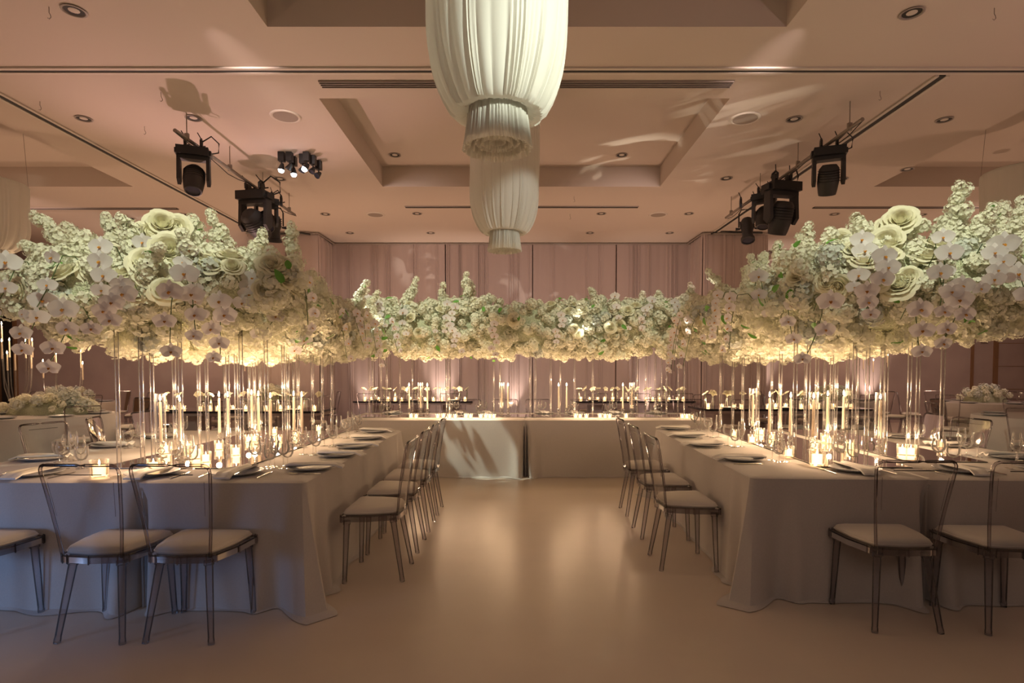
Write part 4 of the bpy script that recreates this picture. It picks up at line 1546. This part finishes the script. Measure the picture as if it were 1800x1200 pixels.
tabL = [(3.62, -2.62, 0.90, 1.68, 2.24), (4.2, -2.62, 0.95, 1.58, 2.36), (5.0, -2.50, 0.80, 1.56, 2.22), (6.0, -2.38, 0.66, 1.56, 2.18), (7.0, -2.30, 0.55, 1.58, 2.26), (7.75, -2.30, 0.50, 1.60, 2.34)]
tabR = [(3.68, 3.00, 0.92, 1.76, 2.30), (4.2, 2.94, 0.98, 1.62, 2.40), (5.0, 2.78, 0.86, 1.57, 2.30), (6.0, 2.66, 0.68, 1.56, 2.20), (7.0, 2.60, 0.55, 1.58, 2.28), (7.75, 2.62, 0.50, 1.60, 2.34)]
hc = HY0 + 0.60
tabH = [(-2.75, hc, 0.42, 1.62, 2.38), (0, hc, 0.42, 1.64, 2.36), (3.05, hc, 0.42, 1.63, 2.40)]

spL = [(at(150, 470, Y=4.2), (-0.65, 0, 0.75), 0.58), (at(215, 450, Y=4.3), (-0.25, 0, 0.8), 0.36), (at(190, 455, Y=4.4), (-0.7, -.1, 0.6), 0.44), (at(110, 460, Y=4.1), (-0.9, 0, 0.30), 0.32),
       (at(60, 500, Y=4.0), (-1, 0, 0.1), 0.25), (at(400, 450, Y=4.3), (-0.35, 0, 0.9), 0.34), (at(455, 460, Y=4.5), (0.2, 0, 0.9), 0.24), (at(560, 530, Y=5.4), (0.1, 0, 0.9), 0.22),
       (at(280, 430, Y=4.0), (0.1, 0, 1), 0.16)]
spR = [(at(1420, 480, Y=4.6), (-0.1, 0, 1), 0.36), (at(1500, 440, Y=4.4), (0.1, 0, 0.9), 0.26), (at(1650, 440, Y=4.2), (0.2, 0, 0.9), 0.26), (at(1745, 430, Y=4.2), (0.2, 0, 0.9), 0.34),
       (at(1280, 520, Y=6.0), (-0.6, 0, 0.6), 0.34), (at(1330, 500, Y=5.6), (-0.2, 0, 0.9), 0.28), (at(1390, 470, Y=5.0), (-0.4, 0, 0.8), 0.24), (at(1790, 420, Y=4.0), (0.1, 0, 1), 0.26)]
orL = [(52, 480, 3.72), (95, 545, 3.66), (208, 455, 3.60), (240, 520, 3.52), (318, 530, 3.52), (352, 500, 3.66), (400, 545, 3.85), (452, 505, 4.05), (505, 540, 4.4), (150, 560, 3.56), (560, 560, 5.0)]
orR = [(1330, 500, 4.6), (1372, 520, 4.3), (1502, 440, 3.95), (1528, 470, 3.72), (1435, 545, 3.9), (1640, 465, 3.62), (1672, 520, 3.58), (1722, 450, 3.62), (1590, 560, 3.60), (1770, 500, 3.62)]
cl = canopy('flower_canopy', 'long canopy of white roses and orchids on rods over the left table', tabL, 'y', lr, 41, 820, 290, 34, 20, 14, 16, spL, orL)
crn = canopy('flower_canopy', 'long canopy of white roses and orchids on rods over the right table', tabR, 'y', rr_, 43, 820, 290, 34, 20, 14, 16, spR, orR)
FS = 0.95
chd = canopy('flower_canopy', 'white flower canopy on thin clear rods across the head table', tabH, 'x', hr, 47, 640, 290, 36, 18, 8, 14)
FS = 1.0
# tall roses that crown the near ends
for root, lst in ((cl, ((285, 395, 3.95, 1.7), (262, 412, 3.9, 1.4), (310, 402, 4.0, 1.5), (297, 440, 3.75, 1.7), (165, 478, 3.7, 1.5), (258, 463, 3.65, 1.7), (295, 512, 3.6, 1.6), (365, 490, 3.8, 1.5), (190, 448, 3.9, 1.3), (238, 512, 3.6, 1.3))),
                  (crn, ((1582, 388, 4.0, 1.7), (1562, 402, 4.1, 1.4), (1558, 425, 3.95, 1.6), (1625, 450, 3.9, 1.5), (1478, 425, 4.3, 1.4), (1580, 500, 3.75, 1.7), (1708, 455, 3.9, 1.4), (1745, 470, 3.8, 1.4)))):
    for i, (px, py, y, s) in enumerate(lst):
        p = at(px, py, Y=y)
        d = (Vector((0, 0, CH)) - p).normalized() + Vector((0.3 * math.sin(i * 2), 0, 0.5 + 0.2 * math.cos(i)))
        o = link('rose', ROSE[i % 3], root, loc=p, scale=s)
        o.rotation_euler = frame_z(d, i).to_euler()

# ------------------------------------------------------------------ background tables
BH = 0.76


def rect_table(x0, x1, y0, y1, lab):
    t = thing('black_top_table', ((x0 + x1) / 2, (y0 + y1) / 2, 0), 0, lab, 'table', 'black topped tables behind the head table')
    a, b = (x1 - x0), (y1 - y0)
    pts = []
    r = 0.10
    for cx, cy, q in ((a / 2 - r, b / 2 - r, 0), (-a / 2 + r, b / 2 - r, 90), (-a / 2 + r, -b / 2 + r, 180), (a / 2 - r, -b / 2 + r, 270)):
        pts += [(cx + r * math.cos(R(q + k * 22.5)), cy + r * math.sin(R(q + k * 22.5))) for k in range(5)]
    link('tabletop', MB().prism(pts, BH - 0.035, BH).mesh('tabletop', M['blacktop'], False), t)
    link('apron', MB().prism([(x * 0.97, y * 0.94) for x, y in pts], BH - 0.08, BH - 0.036).mesh('apron', M['mauve'], False), t)
    for sx in (-1, 1):
        link('pedestal', MB().prism([(sx * a * 0.30 + x * 0.12, y * 0.5) for x, y in pts], 0.0, BH - 0.081).mesh('pedestal', M['mauve'], False), t)
    return t


bl_me = MB()
for i in range(5):
    bl_me.grid(petal_fn(0.05, 0.055, 0.25, -0.2, 0.25, 0.003, i), 3, 3, Matrix.Rotation(R(72 * i), 4, 'Z') @ Matrix.Translation((0.004, 0, 0)))
for i in range(3):
    bl_me.grid(petal_fn(0.03, 0.035, 0.3, -0.2, 0.9), 2, 2, Matrix.Rotation(R(120 * i), 4, 'Z'))
BLOOM = bl_me.mesh('bloom', M['rose'])
BV = MB().lathe([(0, 0), (0.022, 0.0), (0.024, 0.01), (0.02, 0.10), (0.012, 0.15), (0.014, 0.17)], 10).mesh('vase', M['glass'])
BS = MB().tube([(0, 0, 0.02), (0.003, 0, 0.12), (0, 0, 0.25)], 0.003, 5).mesh('stem', M['stem'])


def bud_vase(p, where, s=1.0):
    t = thing('bud_vase', p, random.uniform(0, 6), 'clear bud vase with white bloom ' + where, 'vase', 'bud vases on the back tables')
    link('vase', BV, t)
    link('stem', BS, t)
    o = link('bloom', BLOOM, t, loc=(0, 0, 0.245), scale=1.3 * s)
    o.rotation_euler = (random.uniform(-.9, .9), random.uniform(-.9, .9), 0)


BT = [(-6.0, -3.15, 9.1, 10.1, 'left', 'black topped table beyond the left table, left of the pillar line'),
      (-3.45, -0.9, 12.0, 12.95, 'back left', 'black topped table close to the back drapes, left'),
      (1.25, 3.85, 12.0, 12.95, 'back right', 'black topped table close to the back drapes, right'),
      (3.2, 6.1, 9.6, 10.6, 'right', 'black topped table beyond the right table')]
for x0, x1, y0, y1, nm, lab in BT:
    rect_table(x0, x1, y0, y1, lab)
    n = 17
    for i in range(n):
        k = (i + 0.5) / n
        x = x0 + 0.08 + (x1 - x0 - 0.16) * k
        bud_vase((x, y0 + 0.42 + 0.14 * math.sin(i * 2.4), BH), 'on the %s black table, %s from the left' % (nm, ORD[i]), 1.0 + 0.15 * math.sin(i))
    for i in range(14):
        k = (i + 0.5) / 14
        x = x0 + 0.1 + (x1 - x0 - 0.2) * k
        votive((x, y0 + 0.28 + 0.10 * math.cos(i * 1.9), BH), 'on the %s black table, %s from the left' % (nm, ORD[i]), 1.25, 0.9 if i % 2 == 0 else 0)
    m = int((x1 - x0) / 0.75)
    for i in range(m):
        x = x0 + (x1 - x0) * (i + 0.5) / m
        chair(x, y0 - 0.18, R(3 - (i * 5) % 9), 'clear chair in front of the %s black table, %s from the left' % (nm, ORD[i]), 'clear chairs at the black tables', True)
        chair(x, y1 + 0.2, R(180), 'clear chair behind the %s black table, %s from the left' % (nm, ORD[i]), 'clear chairs at the black tables', True)
        tag(link('plate', PLATE, loc=(x, y0 + 0.17, BH + 0.001)), 'plate on the %s black table, %s from the left' % (nm, ORD[i]), 'plate', 'plates on the black tables')


def round_table(cx, cy, r, lab, nch, seed, a0=0.0, tag_='left'):
    prof = [(0.0, BH + 0.003), (r - 0.01, BH + 0.003), (r, BH - 0.008), (r + 0.01, 0.5), (r + 0.03, 0.2), (r + 0.05, 0.01)]
    m = MB().lathe(prof, 90, wob=lambda q, i: 0 if i < 3 else 0.025 * (i - 2) / 3 * math.sin(17 * q + seed))
    o = link('round_tablecloth', m.mesh('round_tablecloth', M['linen']), loc=(cx, cy, 0))
    tag(o, lab, 'tablecloth', 'round cloths on the side tables')
    for i in range(nch):
        a = a0 + 2 * math.pi * i / nch
        chair(cx + (r + 0.34) * math.cos(a), cy + (r + 0.34) * math.sin(a), a + math.pi / 2, 'clear chair at the %s round table, %s place' % (tag_, ORD[i]), 'clear chairs at the side round tables', True)
    for i in range(nch):
        a = a0 + 2 * math.pi * i / nch
        tag(link('plate', PLATE, loc=(cx + (r - 0.2) * math.cos(a), cy + (r - 0.2) * math.sin(a), BH + 0.004)),
            'plate on the %s round table, %s place' % (tag_, ORD[i]), 'plate', 'plates on the side round tables')


def low_flowers(cx, cy, rx, ry, label, seed, n=90):
    rnd = random.Random(seed)
    t = thing('low_centrepiece', (cx, cy, BH + 0.004), 0, label, 'flower arrangement', 'low white flower centrepieces')
    mc = MB().lathe([(0.0, 0.0), (1.0, 0.0), (0.9, 0.12), (0.5, 0.2), (0.0, 0.23)], 14)
    link('foliage_base', mc.mesh('foliage_base', M['core']), t, scale=(rx * 0.85, ry * 0.85, 0.9))
    for i in range(n):
        a, k = rnd.uniform(0, 6.28), math.sqrt(rnd.random())
        p = (rx * k * math.cos(a), ry * k * math.sin(a), 0.05 + 0.22 * math.sqrt(max(0, 1 - k * k)) * rnd.uniform(.8, 1.2))
        o = link('blossom_cluster', CLUS[i % 5] if i % 4 else HYD[i % 2], t, loc=p, scale=rnd.uniform(.8, 1.15))
        o.rotation_euler = (rnd.uniform(-1, 1), rnd.uniform(-1, 1), rnd.uniform(0, 6))


def candelabra(x, y, z, label, n, seed, hs=(1.35, 1.75)):
    rnd = random.Random(seed)
    t = thing('candelabra', (x, y, z), 0, label, 'candelabra', 'tall clear candelabras on the side tables')
    link('base', MB().lathe([(0, 0), (0.10, 0.0), (0.10, 0.015), (0.0, 0.018)], 18).mesh('base', M['glass']), t)
    for i in range(n):
        a = 2 * math.pi * i / n + rnd.uniform(-.3, .3)
        rd = rnd.uniform(0.10, 0.30)
        h = rnd.uniform(*hs) - z - 0.25
        px_, py_ = rd * math.cos(a), rd * math.sin(a)
        ob = link('stem', MB().tube([(px_ * 0.25, py_ * 0.25, 0.015), (px_ * 0.9, py_ * 0.9, h * 0.5), (px_, py_, h)], 0.007, 7).mesh('stem', M['rodm']), t)
        link('taper', TAP, ob, loc=(px_, py_, h), scale=(0.9, 0.9, 0.8))
        link('flame', FL, ob, loc=(px_, py_, h + 0.245))
    clight((x, y - 0.05, hs[1] + 0.12), 5.0)


round_table(-6.95, 8.35, 0.92, 'round linen tablecloth on the table at the far left', 7, 1, 0.3, 'far left')
round_table(-5.3, 12.5, 0.8, 'round linen tablecloth on the table before the left pillar', 6, 2, 0.1, 'left pillar')
round_table(-9.2, 11.6, 0.9, 'round linen tablecloth on the distant left table', 6, 3, 0.4, 'distant left')
round_table(6.9, 12.4, 0.85, 'round linen tablecloth on the table beyond the right table', 7, 4, 0.2, 'middle right')
round_table(7.6, 8.0, 0.92, 'round linen tablecloth on the table at the far right', 7, 5, 0.2, 'far right')
round_table(9.6, 11.6, 0.9, 'round linen tablecloth on the distant right table', 6, 6, 0.5, 'distant right')
low_flowers(-6.95, 8.45, 0.70, 0.30, 'low white flower centrepiece on the far left round table', 1, 70)
low_flowers(6.9, 12.4, 0.42, 0.30, 'low white flower centrepiece on the middle right round table', 2, 45)
low_flowers(7.75, 8.1, 0.45, 0.30, 'low white flower centrepiece on the far right round table', 3, 40)
low_flowers(-5.3, 12.5, 0.5, 0.25, 'low white flower centrepiece on the left pillar round table', 4, 45)
low_flowers(9.6, 11.6, 0.5, 0.28, 'low white flower centrepiece on the distant right round table', 5, 35)
low_flowers(-9.2, 11.6, 0.6, 0.28, 'low white flower centrepiece on the distant left round table', 6, 35)
candelabra(wx(28, 8.5), 8.5, BH + 0.004, 'clear candelabra with many lit tapers at the left frame edge', 9, 1, (1.65, 2.12))
candelabra(wx(108, 8.9), 8.9, BH + 0.004, 'clear five taper candelabra right of the bigger one, far left', 5, 2, (1.5, 1.78))
candelabra(wx(1566, 12.1)-0.3, 12.1, BH + 0.004, 'clear candelabra behind the right flower canopy', 5, 3, (1.6, 1.95))
candelabra(-5.6, 12.2, BH + 0.004, 'clear candelabra on the left pillar round table', 6, 4, (1.55, 1.9))
